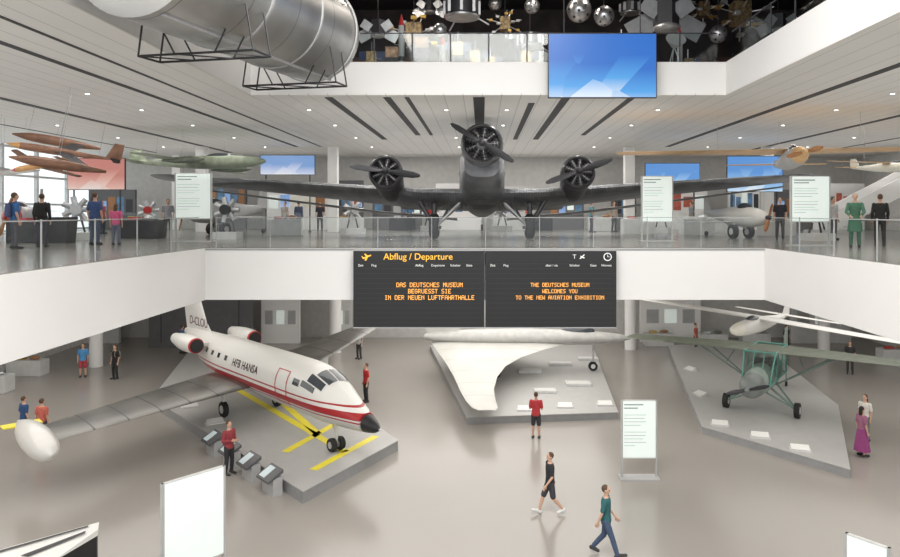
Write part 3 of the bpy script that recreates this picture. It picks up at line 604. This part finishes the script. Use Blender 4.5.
for yy in (.9,4.4):
    m=MB(); B_=[(-1.15,-1.42),(-.4,-1.42),(.4,-1.42),(1.15,-1.42)]
    for dy in(0,.6):
        m.cyl((-1.15,yy+dy,-1.42),(1.15,yy+dy,-1.42),.022,BLACK,n=8)
        for s in(-1,1): m.cyl((s*1.15,yy+dy,-1.42),(s*1.02,yy+dy,-.62),.018,BLACK,n=6); m.cyl((s*.4,yy+dy,-1.42),(s*.62,yy+dy,-1.02),.016,BLACK,n=6); m.cyl((s*1.1,yy+dy,.45),(s*1.1,yy+dy,4.0),.012,BLACK,n=6)
    for i in range(3): m.cyl((B_[i][0],yy,-1.42),(B_[i+1][0],yy+.6,-1.42),.014,BLACK,n=6)
    for s in(-1.15,1.15): m.cyl((s,yy,-1.42),(s,yy+.6,-1.42),.02,BLACK,n=6)
    m.build('truss',rk)
# ---------------------------------------------------------------- satellites on the top floor
FOIL=M('foil_dull',(.30,.22,.12),.35,.8,noise=.5,scale=10,bump=.6)
def sat(px,py,Y,kind,r,label):
    x,y,z=wp(px,py,Y); z=max(z,Z2b+r*1.25); o=thing('satellite',label,'satellite',(x,y,z))
    m=MB()
    if kind=='ball':
        m.ell((0,0,0),(r,r,r),CHROME,20,14)
        for i in range(24):
            a=i*2.399; zz=1-2*(i+.5)/24; q=math.sqrt(1-zz*zz); p=Vector((q*math.cos(a),q*math.sin(a),zz)); m.cyl(p*r*.97,p*r*1.03,r*.12,DARK,n=8)
    elif kind=='drum':
        m.cyl((0,0,-r*.5),(0,0,r*.5),r,DARK,n=16); m.cyl((0,0,-r*.6),(0,0,-r*.5),r*1.05,ALU,n=16)
        for i in range(8): a=i*math.pi/4; m.box((r*1.02*math.cos(a),r*1.02*math.sin(a),0),(.1,.1,r*.8),ALU)
        for i in range(3): a=i*2.1; m.cyl((0,0,0),(r*1.6*math.cos(a),r*1.6*math.sin(a),-r),.03,ALU,n=6)
    elif kind=='gold':
        m.box((0,0,0),(r,r,r*1.3),FOIL)
        for i in range(12):
            a=i*2.399; zz=1-2*(i+.5)/12; q=math.sqrt(1-zz*zz); m.cyl((0,0,0),(q*math.cos(a)*r*1.9,q*math.sin(a)*r*1.9,zz*r*1.6),.025,ALU,n=6); m.box((q*math.cos(a)*r*1.5,q*math.sin(a)*r*1.5,zz*r*1.2),(r*.35,r*.35,r*.2),CHROME if i%2 else GOLD)
    elif kind=='panel':
        m.cyl((0,0,-r*.6),(0,0,r*.6),r*.6,DARK,n=6)
        for s in(-1,1): m.box((s*r*1.2,0,0),(r*1.2,.05,r*.9),CHROME,rotm('Y',s*.5)); m.box((s*r*.7,-.3,-.2),(r*.8,.05,r*.7),ALU,rotm('Y',-s*.6))
        m.ell((0,-r*.3,-r*.7),(r*.6,r*.6,r*.2),ALU)
    m.build('body',o)
    MB().cyl((0,0,0),(0,0,18.08-z),.012,DARK,n=6).build('suspension_cable',o)
sat(579,10,26,'ball',.46,'silver spherical satellite with dark round sensors')
sat(462,8,25,'drum',.6,'dark drum-shaped satellite with bright lower rim')
sat(414,34,27,'gold',.6,'golden satellite with many instrument booms')
sat(378,28,25.5,'panel',.45,'hexagonal silver and dark satellite body')
sat(604,16,25,'ball',.36,'dark spherical satellite probe')
sat(665,14,26,'panel',.85,'satellite with mirror-like angled panels')
sat(740,14,27,'gold',.65,'golden box satellite with instruments')
sat(530,40,26.5,'drum',.45,'squat drum satellite beside the railing')
sat(778,22,25.5,'panel',.45,'small probe with silver sail panels')
sat(505,24,28,'gold',.4,'small gold foil-covered space probe')
sat(440,30,25,'ball',.25,'small silver ball satellite beside golden probe')
sat(703,10,29,'gold',.45,'small gold foil-covered space probe')
sat(532,6,27,'ball',.3,'small dark ball satellite under the ceiling')
sat(630,8,29,'drum',.4,'small dark drum satellite under the ceiling')
sat(430,6,29,'panel',.4,'small probe with silver sail panels')
sat(495,4,29,'ball',.28,'small dark ball satellite under the ceiling')
sat(718,34,26,'ball',.33,'small silver ball satellite near the railing')
random.seed(11)
DGL=M('case_glow',(.32,.2,.13),.5,emit=.35,noise=.8,scale=4)
for i in range(21):
    x=-4.6+i*.62+random.uniform(-.06,.06); yy=23.6+(i%3)*1.3+random.random()*.5; kind=random.choice(['dish','probe','capsule','rocket','probe','case'])
    m=MB(); lab={'dish':'silver dish antenna on a dark tripod','probe':'foil-wrapped space probe on a dark plinth','capsule':'dark conical space capsule model on plinth','rocket':'slim grey and dark rocket model standing upright','case':'dim showcase with softly lit contents'}[kind]
    if kind=='dish':
        for a in(0,2.1,4.2): m.cyl((.3*math.cos(a),.3*math.sin(a),.02),(0,0,.8),.02,ALU,n=6)
        m.cyl((0,0,.8),(0,-.25,1.0),.1,GREY,.34,n=20)
    elif kind=='probe':
        m.box((0,0,.25),(.5,.5,.5),DARK); m.box((0,0,.75),(.35,.35,.45),FOIL); m.box((.32,0,.85),(.28,.03,.3),M('solar_blue',(.03,.05,.14),.3)); m.box((-.32,0,.85),(.28,.03,.3),M('solar_blue')); m.cyl((0,0,.95),(0,0,1.35),.02,ALU,n=6)
    elif kind=='capsule':
        m.box((0,0,.15),(.7,.7,.3),DARK); m.cyl((0,0,.3),(0,0,1.1),.34,DARK,.14,n=20); m.cyl((0,0,1.1),(0,0,1.25),.15,ALU,n=16)
    elif kind=='rocket':
        m.cyl((0,0,0),(0,0,1.5),.1,GREY,n=14); m.cyl((0,0,1.5),(0,0,1.9),.1,RED,.01,n=14); m.cyl((0,0,.3),(0,0,.45),.105,DARK,n=14); m.box((0,0,.12),(.4,.02,.24),DARK); m.box((0,0,.12),(.02,.4,.24),DARK)
    else:
        m.box((0,0,.5),(.5,.45,1.0),DARK); m.box((0,0,1.2),(.45,.4,.4),DGL); m.box((0,0,1.43),(.5,.45,.06),DARK)
    m.build('space_exhibit',loc=(x,yy,Z2b+.002),label=lab,category='exhibit',group='space exhibits on the top floor')
for i,(px,w_) in enumerate([(362,1.3),(403,1.5),(450,1.6),(500,1.8),(545,1.4),(690,1.6),(735,1.6),(640,1.5)]):
    x,y,z=wp(px,45,30.6); MB().box((0,0,1),(w_,.6,1.9),M('case_brown',(.07,.04,.035),.4)).box((0,-.31,1.2),(w_-.2,.02,1.1),DGL).build('showcase',loc=(x,30.6,Z2b-.05),label='dim brown showcase with softly lit contents',category='showcase',group='showcases on the top floor')
random.seed(5)
# ---------------------------------------------------------------- showcases and partitions
def showcase(x,y,z,rot,w_=1.6,d=.8,h=1.1,grp=None,label='glass-topped display case on plinth',light=False):
    r=thing('display_case',label,'showcase',(x,y,z),rot,grp)
    MB().box((0,0,.4),(w_,d,.8),LGREY if (light or random.random()<.6) else DARK).build('plinth',r,bevel=.02)
    MB().box((0,0,.8+(h-.8)/2),(w_-.04,d-.04,h-.8),GLASS).build('glass_cover',r)
    MB().box((-w_*.2,0,.87),(w_*.25,d*.4,.12),random.choice([RED,GOLD,WPAINT,ALU])).ell((w_*.2,0,.9),(w_*.16,d*.2,.1),random.choice([WOOD,CHROME,OLIVE])).build('exhibit',r)
for (x,y) in [(-14.8,30.5),(-9.6,34.2),(-8,42.2),(8,36),(7.2,42.2),(14.3,34),(-17,26.5),(-17.6,36),(3.6,43.6),(-5,44),(22.5,33),(-23.5,28),(10.8,35.2),(13.2,38.5)]:
    showcase(x,y,UP,random.uniform(-.2,.2),grp='display cases on the upper gallery')
def enginestand(x,y,z,rot,mat):
    r=thing('engine_exhibit','round piston aero engine mounted on a grey stand','engine',(x,y,z),rot,'engines shown on stands in the gallery')
    m=MB(); m.box((0,0,.15),(1.1,.8,.3),LGREY); m.cyl((-.3,.1,.3),(-.1,.1,1.1),.04,DARK,n=8); m.cyl((.3,.1,.3),(.1,.1,1.1),.04,DARK,n=8); m.build('stand',r)
    m=MB(); m.cyl((0,-.3,1.25),(0,.35,1.25),.22,mat,n=16)
    for i in range(7):
        a=2*math.pi*i/7; m.cyl((.18*math.cos(a),0,1.25+.18*math.sin(a)),(.55*math.cos(a),0,1.25+.55*math.sin(a)),.11,ALU,n=10)
    m.build('engine_block',r)
for (x,y,mt) in [(-10.9,29.9,DARK),(-3.2,43.2,RED),(1.2,43.3,ALU),(-6.8,37,GREY),(9.8,38.4,GOLD),(13.5,28.2,DARK),(-16.8,29.0,ALU),(16,33.4,ALU),(-18.6,39,RED)]: enginestand(x,y,UP,random.uniform(-.6,.6),mt)
PWALL=M('partition_grey',(.13,.13,.135),.6); BLP=M('board_blue',(.12,.25,.42),.6,noise=.3); BRD=M('board_red',(.5,.12,.08),.6,noise=.3)
for i,(x,w_,h,mt) in enumerate([(-12,4,3,WHITE),(-5.5,3.2,2.7,PWALL),(-1.5,3,3,WHITE),(2.0,2.6,2.8,LGREY),(5.2,2.8,2.6,PWALL),(12.6,4,3,WHITE),(-24,3,2.6,PWALL),(20,3.5,2.6,PWALL),(17,2,3,WHITE),(9.2,1.6,2.6,PWALL),(-8.6,1.8,3.2,PWALL),(-16.5,2.4,3.2,PWALL),(23.6,2.4,3,WHITE)]):
    m=MB().box((0,0,h/2),(w_,.25,h),mt)
    for j in range(5): m.box((-w_*.38+j*w_*.19,-.13,h*.6),(w_*.15,.02,h*random.uniform(.2,.45)),random.choice([LIT,GREY,SBL2,CREAM,DARK,BLP,BRD,WOOD]))
    m.build('exhibition_partition',loc=(x,45.5,UP),label='free-standing exhibition wall with framed boards',category='partition',group='exhibition walls on the upper gallery')
for x0,x1,h,mt,lab,Y,pn in [(150,252,4.2,PWALL,'tall dark grey exhibition wall behind the jet tail',44.5,0),(262,300,3.6,WHITE,'white exhibition wall with small panels',46,1),(640,700,2.8,WHITE,'long white exhibition wall',46.5,1),(330,352,4,LGREY,'narrow pale grey exhibition wall',46,1),(75,120,3,LGREY,'light grey exhibition wall with panels',46,1),(790,850,3.2,LGREY,'light grey exhibition wall with panels',46,1)]:
    a=(x0-CX)*Y/F; b_=(x1-CX)*Y/F; w_=b_-a
    m=MB().box((0,0,h/2),(w_,.3,h),mt)
    for j in range(3):
        if pn: m.box((-w_*.3+j*w_*.3,-.16,1.7),(w_*.2,.02,.9),LIT if j%2 else GREY)
        else: m.box((-w_*.38+j*w_*.38,-.16,2.2),(.06,.02,3.8),DARK)
    m.build('exhibition_partition',loc=((a+b_)/2,Y,0),label=lab,category='partition')
for (x,y) in [(11.4,45.2),(14.8,45),(-9.6,39.2),(-11.6,37.5),(-23.5,33.5),(-24,37),(23.6,40),(17.6,45.2)]:
    showcase(x,y,0,0,w_=1.8,grp='display cases on the lower floor',light=True)
# consoles along the jet platform
e0=Vector(gp(152,398,PH)); e1=Vector(gp(303,491,PH)); ed=(e1-e0).normalized(); out=Vector((ed.y,-ed.x)); ka=math.atan2(ed.y,ed.x)
for t in (.57,.68,.79,.90):
    p=e0+(e1-e0)*t+out*.38
    r=thing('touchscreen_desk','low grey touchscreen console beside the jet platform','display desk',(p.x,p.y,0),ka,'touchscreen consoles beside the jet platform')
    MB().box((0,.08,.28),(.75,.3,.56),GREY).build('pedestal',r)
    MB().add([(-.4,-.25,.5),(.4,-.25,.5),(.4,.25,.78),(-.4,.25,.78),(-.4,-.25,.44),(.4,-.25,.44),(.4,.25,.68),(-.4,.25,.68)],[(0,1,2,3),(4,7,6,5),(0,4,5,1),(1,5,6,2),(2,6,7,3),(3,7,4,0)],M('console_grey',(.10,.10,.105),.4)).build('top',r)
    MB().add([(-.34,-.2,.533),(.02,-.2,.533),(.02,.18,.746),(-.34,.18,.746)],[(0,1,2,3)],M('small_screen',(.5,.58,.6),.3,emit=.2)).build('screen',r)
for pix,rot in [((720,425),-.3),((760,437),-.3),((800,450),-.3),((700,395),-1.2),((690,370),-1.2),((525,410),0),((565,407),0),((605,405),0),((190,410),.6),((215,426),.6)]:
    z=.38 if pix[0]<300 else .3; x,y=gp(pix[0],pix[1]-(3 if pix[0]<300 else 0),z)
    m=MB().box((0,0,.02),(.7,.4,.04),LGREY).add([(-.3,-.15,.05),(.3,-.15,.05),(.3,.15,.16),(-.3,.15,.16),(-.3,.15,.03),(.3,.15,.03),(-.3,-.15,.03),(.3,-.15,.03)],[(0,1,2,3),(2,3,4,5),(0,3,4,6),(1,2,5,7)],WPAINT)
    m.build('label_stand',loc=(x,y,z),rot=(0,0,rot),label='small slanted white label board on the platform',category='sign',group='label boards on the platforms')
x,y=gp(62,243,UP); MB().loft([[(a*(.33+.06*t),b_*(.3+.05*t),t*.9) for a,b_ in((-1,-1),(1,-1),(1,1),(-1,1))] for t in(0,1)],DARK,smooth=False).box((0,0,.93),(.8,.7,.06),BLACK).build('waste_bin',loc=(x,y,UP),label='dark rectangular waste bin on the gallery floor',category='bin')
r=thing('staircase','white staircase with solid parapet rising behind the gallery','staircase',(20.5,37,UP),0)
m=MB()
for i in range(16): m.box((-2.4+i*.3,0,.09+i*.17),(.3,1.6,.18),LGREY)
m.build('step',r)
for s in(-1,1): MB().add([(-2.6,s*.8,0),(2.4,s*.8,2.6),(2.4,s*.8,3.6),(-2.6,s*.8,1),(-2.6,s*.9,0),(2.4,s*.9,2.6),(2.4,s*.9,3.6),(-2.6,s*.9,1)],[(0,1,2,3),(4,7,6,5),(0,4,5,1),(1,5,6,2),(2,6,7,3),(3,7,4,0)],WHITE).build('parapet',r)
MB().box((2.6,0,1.3),(.4,1.7,2.6),WHITE).build('support',r)
# ---------------------------------------------------------------- people
def bake(mb,name,vox,mat):
    me=mb.mesh(name); o=bpy.data.objects.new('tmp',me); COL.objects.link(o)
    md=o.modifiers.new('r','REMESH'); md.mode='VOXEL'; md.voxel_size=vox; md.use_smooth_shade=True
    sm=o.modifiers.new('s','SMOOTH'); sm.factor=.5; sm.iterations=2
    C.view_layer.update(); me2=bpy.data.meshes.new_from_object(o.evaluated_get(C.evaluated_depsgraph_get()))
    bpy.data.objects.remove(o); me2.materials.clear(); me2.materials.append(mat); me2.name=name
    for p in me2.polygons: p.use_smooth=True
    return me2
def cmat(c): return M('cloth_%d_%d_%d'%tuple(int(v*255) for v in c),c,.85,noise=.12,scale=14)
HAIRC={'brown':(.10,.055,.03),'black':(.02,.017,.015),'blond':(.45,.32,.16),'grey':(.4,.39,.38)}
def lerp(a,b,t): return tuple(a[i]+(b[i]-a[i])*t for i in range(3))
def person(px,py,fz,face,shirt,pants,label,h=1.74,pose='stand',short=True,shorts=False,hair='brown',longhair=False,skirt=False,bag=None,shoe=(.05,.05,.05),grp=None,near=False,xy=None,coat=False):
    X,Y=xy or gp(px,py,fz); s=h/1.75
    r=thing('person',label,'person',(X,Y,fz),math.radians(face),scale=s)
    v=.010 if near else .017
    legs={};arms={}
    for sd in(-1,1):
        if pose=='walk':
            if sd<0: L=[(sd*.09,0,.9),(sd*.1,-.17,.50),(sd*.1,-.30,.09)]; toe=(-.2,.05)
            else: L=[(sd*.09,0,.9),(sd*.1,.06,.49),(sd*.1,.34,.16)]; toe=(-.13,-.10)
        else: L=[(sd*.09,0,.9),(sd*.11,-.02,.49),(sd*.12,.02,.09)]; toe=(-.19,-.05)
        legs[sd]=(L,toe)
        if pose=='walk': A=[(sd*.185,0,1.41),(sd*.235,.07 if sd<0 else -.02,1.13),(sd*.23,(.16 if sd<0 else -.2),.92)]
        elif pose=='phone': A=[(sd*.185,0,1.41),(sd*.235,.02,1.13),(sd*.10,-.24,1.16)]
        elif pose=='lean': A=[(sd*.185,-.02,1.40),(sd*.25,-.12,1.16),(sd*.16,-.34,1.04)]
        else: A=[(sd*.185,0,1.41),(sd*.235,.03,1.13),(sd*.235,-.04,.88)]
        arms[sd]=A
    B=MB(); K=SKIN
    tr=[(.84,.13,.10),(.92,.155,.11),(1.0,.145,.10),(1.1,.13,.095),(1.22,.145,.10),(1.34,.165,.10),(1.41,.155,.09),(1.46,.09,.07),(1.49,.06,.06)]
    ring=lambda z,a,b_,o_=0:[((a+o_)*math.cos(t),(b_+o_)*math.sin(t),z) for t in [2*math.pi*j/20 for j in range(20)]]
    B.loft([ring(*q) for q in tr],K)
    B.cyl((0,.01,1.43),(0,-.012,1.58),.058,K,.052,n=14)
    B.ell((0,0,1.655),(.074,.094,.105),K); B.ell((0,-.03,1.59),(.054,.062,.055),K); B.ell((0,-.098,1.635),(.012,.02,.022),K,8,6)
    for sd in(-1,1): B.ell((sd*.077,.005,1.64),(.012,.02,.03),K,8,6)
    for sd in(-1,1):
        L,toe=legs[sd]; A=arms[sd]
        B.tube([L[0],lerp(L[0],L[1],.5),L[1],lerp(L[1],L[2],.35),L[2]],[.085,.075,.055,.056,.038],K)
        an=L[2]; B.tube([(an[0],an[1]+.03,an[2]-.03),(an[0],an[1]+toe[0],max(.035,an[2]+toe[1]))],[.04,.032],K)
        B.tube([A[0],lerp(A[0],A[1],.5),A[1],lerp(A[1],A[2],.4),A[2]],[.052,.046,.037,.036,.025],K)
        w0=Vector(A[2]); d=(Vector(A[2])-Vector(A[1])).normalized(); side=Vector((sd,0,0)).cross(d).normalized(); nrm=side.cross(d).normalized()
        pc=w0+d*.05; 
        B.tube([tuple(w0),tuple(pc+side*.015),tuple(w0+d*.085+side*.012)],[.024,.026,.024],K,8); B.tube([tuple(w0),tuple(pc-side*.015),tuple(w0+d*.085-side*.018)],[.024,.026,.022],K,8)
        for q,(o_,ln) in enumerate([(.036,.070),(.012,.080),(-.012,.074),(-.034,.058)]):
            p0=w0+d*.088+side*o_; p1=p0+d*ln*.5-nrm*.006*sd; p2=p1+d*ln*.45-nrm*.022*sd
            B.tube([tuple(p0),tuple(p1),tuple(p2)],[.0105,.0095,.008],K,6)
        t0=w0+d*.035+side*.03; t1=t0+side*.03+d*.025; t2=t1+d*.03+side*.006; B.tube([tuple(t0),tuple(t1),tuple(t2)],[.014,.012,.009],K,6)
    def put(mb,name,mat,vv=None):
        o=bpy.data.objects.new(name,bake(mb,name,vv or v,mat)); COL.objects.link(o); o.parent=r; return o
    put(B,'body',SKIN)
    c=cmat(shirt); m=MB(); m.loft([ring(z,a,b_,.022) for z,a,b_ in ([(.52,.2,.17),(.7,.19,.15),(.86,.165,.12)] if coat else [(.86,.145,.11)] if not skirt else [(.95,.14,.1)])+tr[1 if not skirt else 3:8]],c)
    for sd in(-1,1):
        A=arms[sd]
        if short: m.tube([A[0],lerp(A[0],A[1],.75)],[.068,.06],c)
        else: m.tube([A[0],A[1],lerp(A[1],A[2],.93)],[.066,.054,.040],c)
    put(m,'shirt' if short else 'jacket',c,max(v,.013))
    c=cmat(pants); m=MB()
    if skirt: m.loft([ring(z,a,b_) for z,a,b_ in [(1.0,.15,.11),(.9,.19,.15),(.6,.24,.2),(.2,.30,.26)]],c)
    else:
        m.loft([ring(z,a,b_,.014) for z,a,b_ in [(.80,.13,.10),(.86,.15,.11),(.93,.152,.108),(.99,.14,.10)]],c)
        for sd in(-1,1):
            L,_=legs[sd]
            if shorts: m.tube([L[0],lerp(L[0],L[1],.55),lerp(L[0],L[1],.9)],[.10,.092,.085],c)
            else: m.tube([L[0],lerp(L[0],L[1],.5),L[1],lerp(L[1],L[2],.35),lerp(L[1],L[2],.93)],[.10,.088,.07,.068,.058],c)
    put(m,'skirt' if skirt else ('shorts' if shorts else 'trousers'),c,max(v,.013))
    c=cmat(shoe)
    for sd in(-1,1):
        L,toe=legs[sd]; an=L[2]; m=MB(); tz=max(.04,an[2]+toe[1])
        m.tube([(an[0],an[1]+.045,an[2]-.035),(an[0],an[1]-.05,(an[2]-.03+tz)/2),(an[0],an[1]+toe[0],tz)],[.053,.052,.042],c,10); put(m,'shoe',c,max(v,.012))
    c=M('hair_'+hair,HAIRC[hair],.7,noise=.3,scale=30); m=MB(); m.ell((0,.022,1.675),(.084,.094,.100),c)
    if longhair: m.ell((0,.06,1.56),(.085,.05,.16),c)
    put(m,'hair',c,.012)
    for sd in(-1,1): MB().ell((sd*.03,-.086,1.655),(.012,.008,.007),BLACK,8,6).build('eye',r)
    MB().ell((0,-.090,1.592),(.024,.008,.006),M('lips',(.45,.15,.13),.5),10,6).build('mouth',r)
    if bag:
        c=cmat(bag); m=MB(); m.loft([ring(z,a,b_) for z,a,b_ in [(1.0,.12,.06),(1.03,.15,.09),(1.3,.15,.09),(1.42,.11,.06)]],c,T=Matrix.Translation((0,.19,0)))
        for sd in(-1,1): m.tube([(sd*.1,.15,1.42),(sd*.11,0,1.49),(sd*.11,-.13,1.38),(sd*.12,-.12,1.2),(sd*.13,.1,1.05)],[.016]*5,c,6)
        m.build('backpack',r)
    return r
person(550,514,0,-75,(.03,.03,.035),(.05,.05,.06),'person in black t-shirt and black shorts walking',pose='walk',shorts=True,near=True,shoe=(.7,.7,.68))
person(606,556,0,72,(.03,.13,.14),(.06,.09,.16),'person in teal t-shirt and blue jeans striding',pose='walk',near=True,h=1.76)
person(536,438,0,168,(.55,.05,.06),(.04,.04,.05),'person in red t-shirt and dark shorts seen from behind',shorts=True,near=True,pose='phone')
person(366,401,0,-60,(.50,.03,.03),(.03,.03,.035),'person in red shirt beside the jet',near=False,xy=gp(366,402,0))
person(229,474,0,60,(.32,.05,.06),(.03,.03,.035),'person in maroon shirt and black trousers near a desk',near=True,short=False,pose='phone')
person(83,377,0,20,(.08,.28,.55),(.45,.06,.08),'person in blue t-shirt and red shorts',shorts=True)
person(115,379,0,-20,(.02,.02,.02),(.03,.03,.03),'person in black clothes with light bag',bag=(.3,.25,.2),longhair=True)
person(24,443,0,150,(.03,.08,.2),(.04,.04,.06),'person in dark blue shirt near the wing tip')
person(42,446,0,170,(.55,.14,.10),(.06,.06,.08),'person in orange-red shirt near the wing tip')
person(862,456,0,100,(.35,.14,.22),(.30,.06,.20),'person in plum top and long magenta skirt',skirt=True,longhair=True,hair='black')
person(865,441,0,-60,(.75,.72,.66),(.2,.2,.2),'person in cream shirt standing beside the platform',longhair=True)
person(758,350,0,30,(.03,.03,.03),(.05,.05,.05),'person in dark clothing beside display cases',xy=(18.5,42.5))
person(822,350,0,30,(.1,.1,.12),(.05,.05,.05),'person in dark jacket',short=False)
person(850,374,0,-30,(.04,.04,.04),(.05,.05,.05),'person in black shirt beside the airplane')
person(300,345,0,-30,(.4,.4,.4),(.05,.05,.05),'person in grey shirt',xy=(-7.2,41))
person(0,0,0,60,(.5,.12,.1),(.06,.06,.08),'person in red shirt by the far exhibition wall',xy=(13.2,43.2))
person(0,0,0,160,(.12,.2,.35),(.1,.1,.12),'person in blue shirt by the far exhibition wall',xy=(-18.2,42.5))
# gallery
person(15,249,UP,140,(.05,.16,.38),(.12,.12,.14),'person in blue t-shirt with rucksack seen from behind',bag=(.08,.1,.2),near=True)
person(42,247,UP,190,(.03,.03,.03),(.07,.07,.09),'person in black jacket with black backpack',short=False,bag=(.02,.02,.02),near=True,hair='brown')
person(95,245,UP,175,(.05,.09,.22),(.10,.12,.18),'person in navy shirt and jeans seen from behind',near=True,h=1.82)
person(116,245,UP,190,(.65,.12,.25),(.15,.16,.22),'child in pink top seen from behind',h=1.42,longhair=True,near=True)
person(168,237,UP,20,(.3,.3,.32),(.1,.1,.1),'person in grey top')
person(320,231,UP,10,(.04,.04,.05),(.04,.04,.05),'person in black clothing')
person(346,230.5,UP,-30,(.12,.1,.1),(.05,.05,.07),'person in dark brown shirt')
person(410,230.5,UP,0,(.1,.2,.35),(.05,.05,.05),'person in blue shirt behind the wing')
person(614,232,UP,30,(.45,.4,.35),(.05,.05,.05),'person in beige shirt')
person(780,240,UP,-20,(.03,.03,.04),(.04,.04,.05),'person in black shirt and dark trousers')
person(285,231.5,UP,-20,(.5,.45,.4),(.1,.1,.12),'person in pale shirt')
person(270,232.5,UP,160,(.08,.1,.16),(.1,.1,.12),'person in navy jacket seen from behind',short=False,xy=(-10.0,38.2))
person(0,0,UP,80,(.4,.1,.1),(.06,.06,.08),'person in dark red shirt beside an engine',xy=(-19.8,36.5))
person(0,0,UP,-80,(.3,.32,.35),(.06,.06,.08),'person in grey shirt beside the exhibition wall',xy=(12.4,41.5))
person(0,0,UP,100,(.1,.25,.3),(.06,.06,.08),'person in teal shirt beside the exhibition wall',xy=(6.2,39.6))
person(855,248,UP,-25,(.07,.17,.11),(.06,.14,.09),'person in long dark green coat leaning at the railing',short=False,pose='lean',near=True,coat=True,hair='grey')
person(880,246,UP,160,(.02,.02,.02),(.03,.03,.03),'person in black jacket and dark trousers',short=False,near=True)
person(833,240,UP,20,(.5,.5,.5),(.1,.1,.1),'person in light grey top')
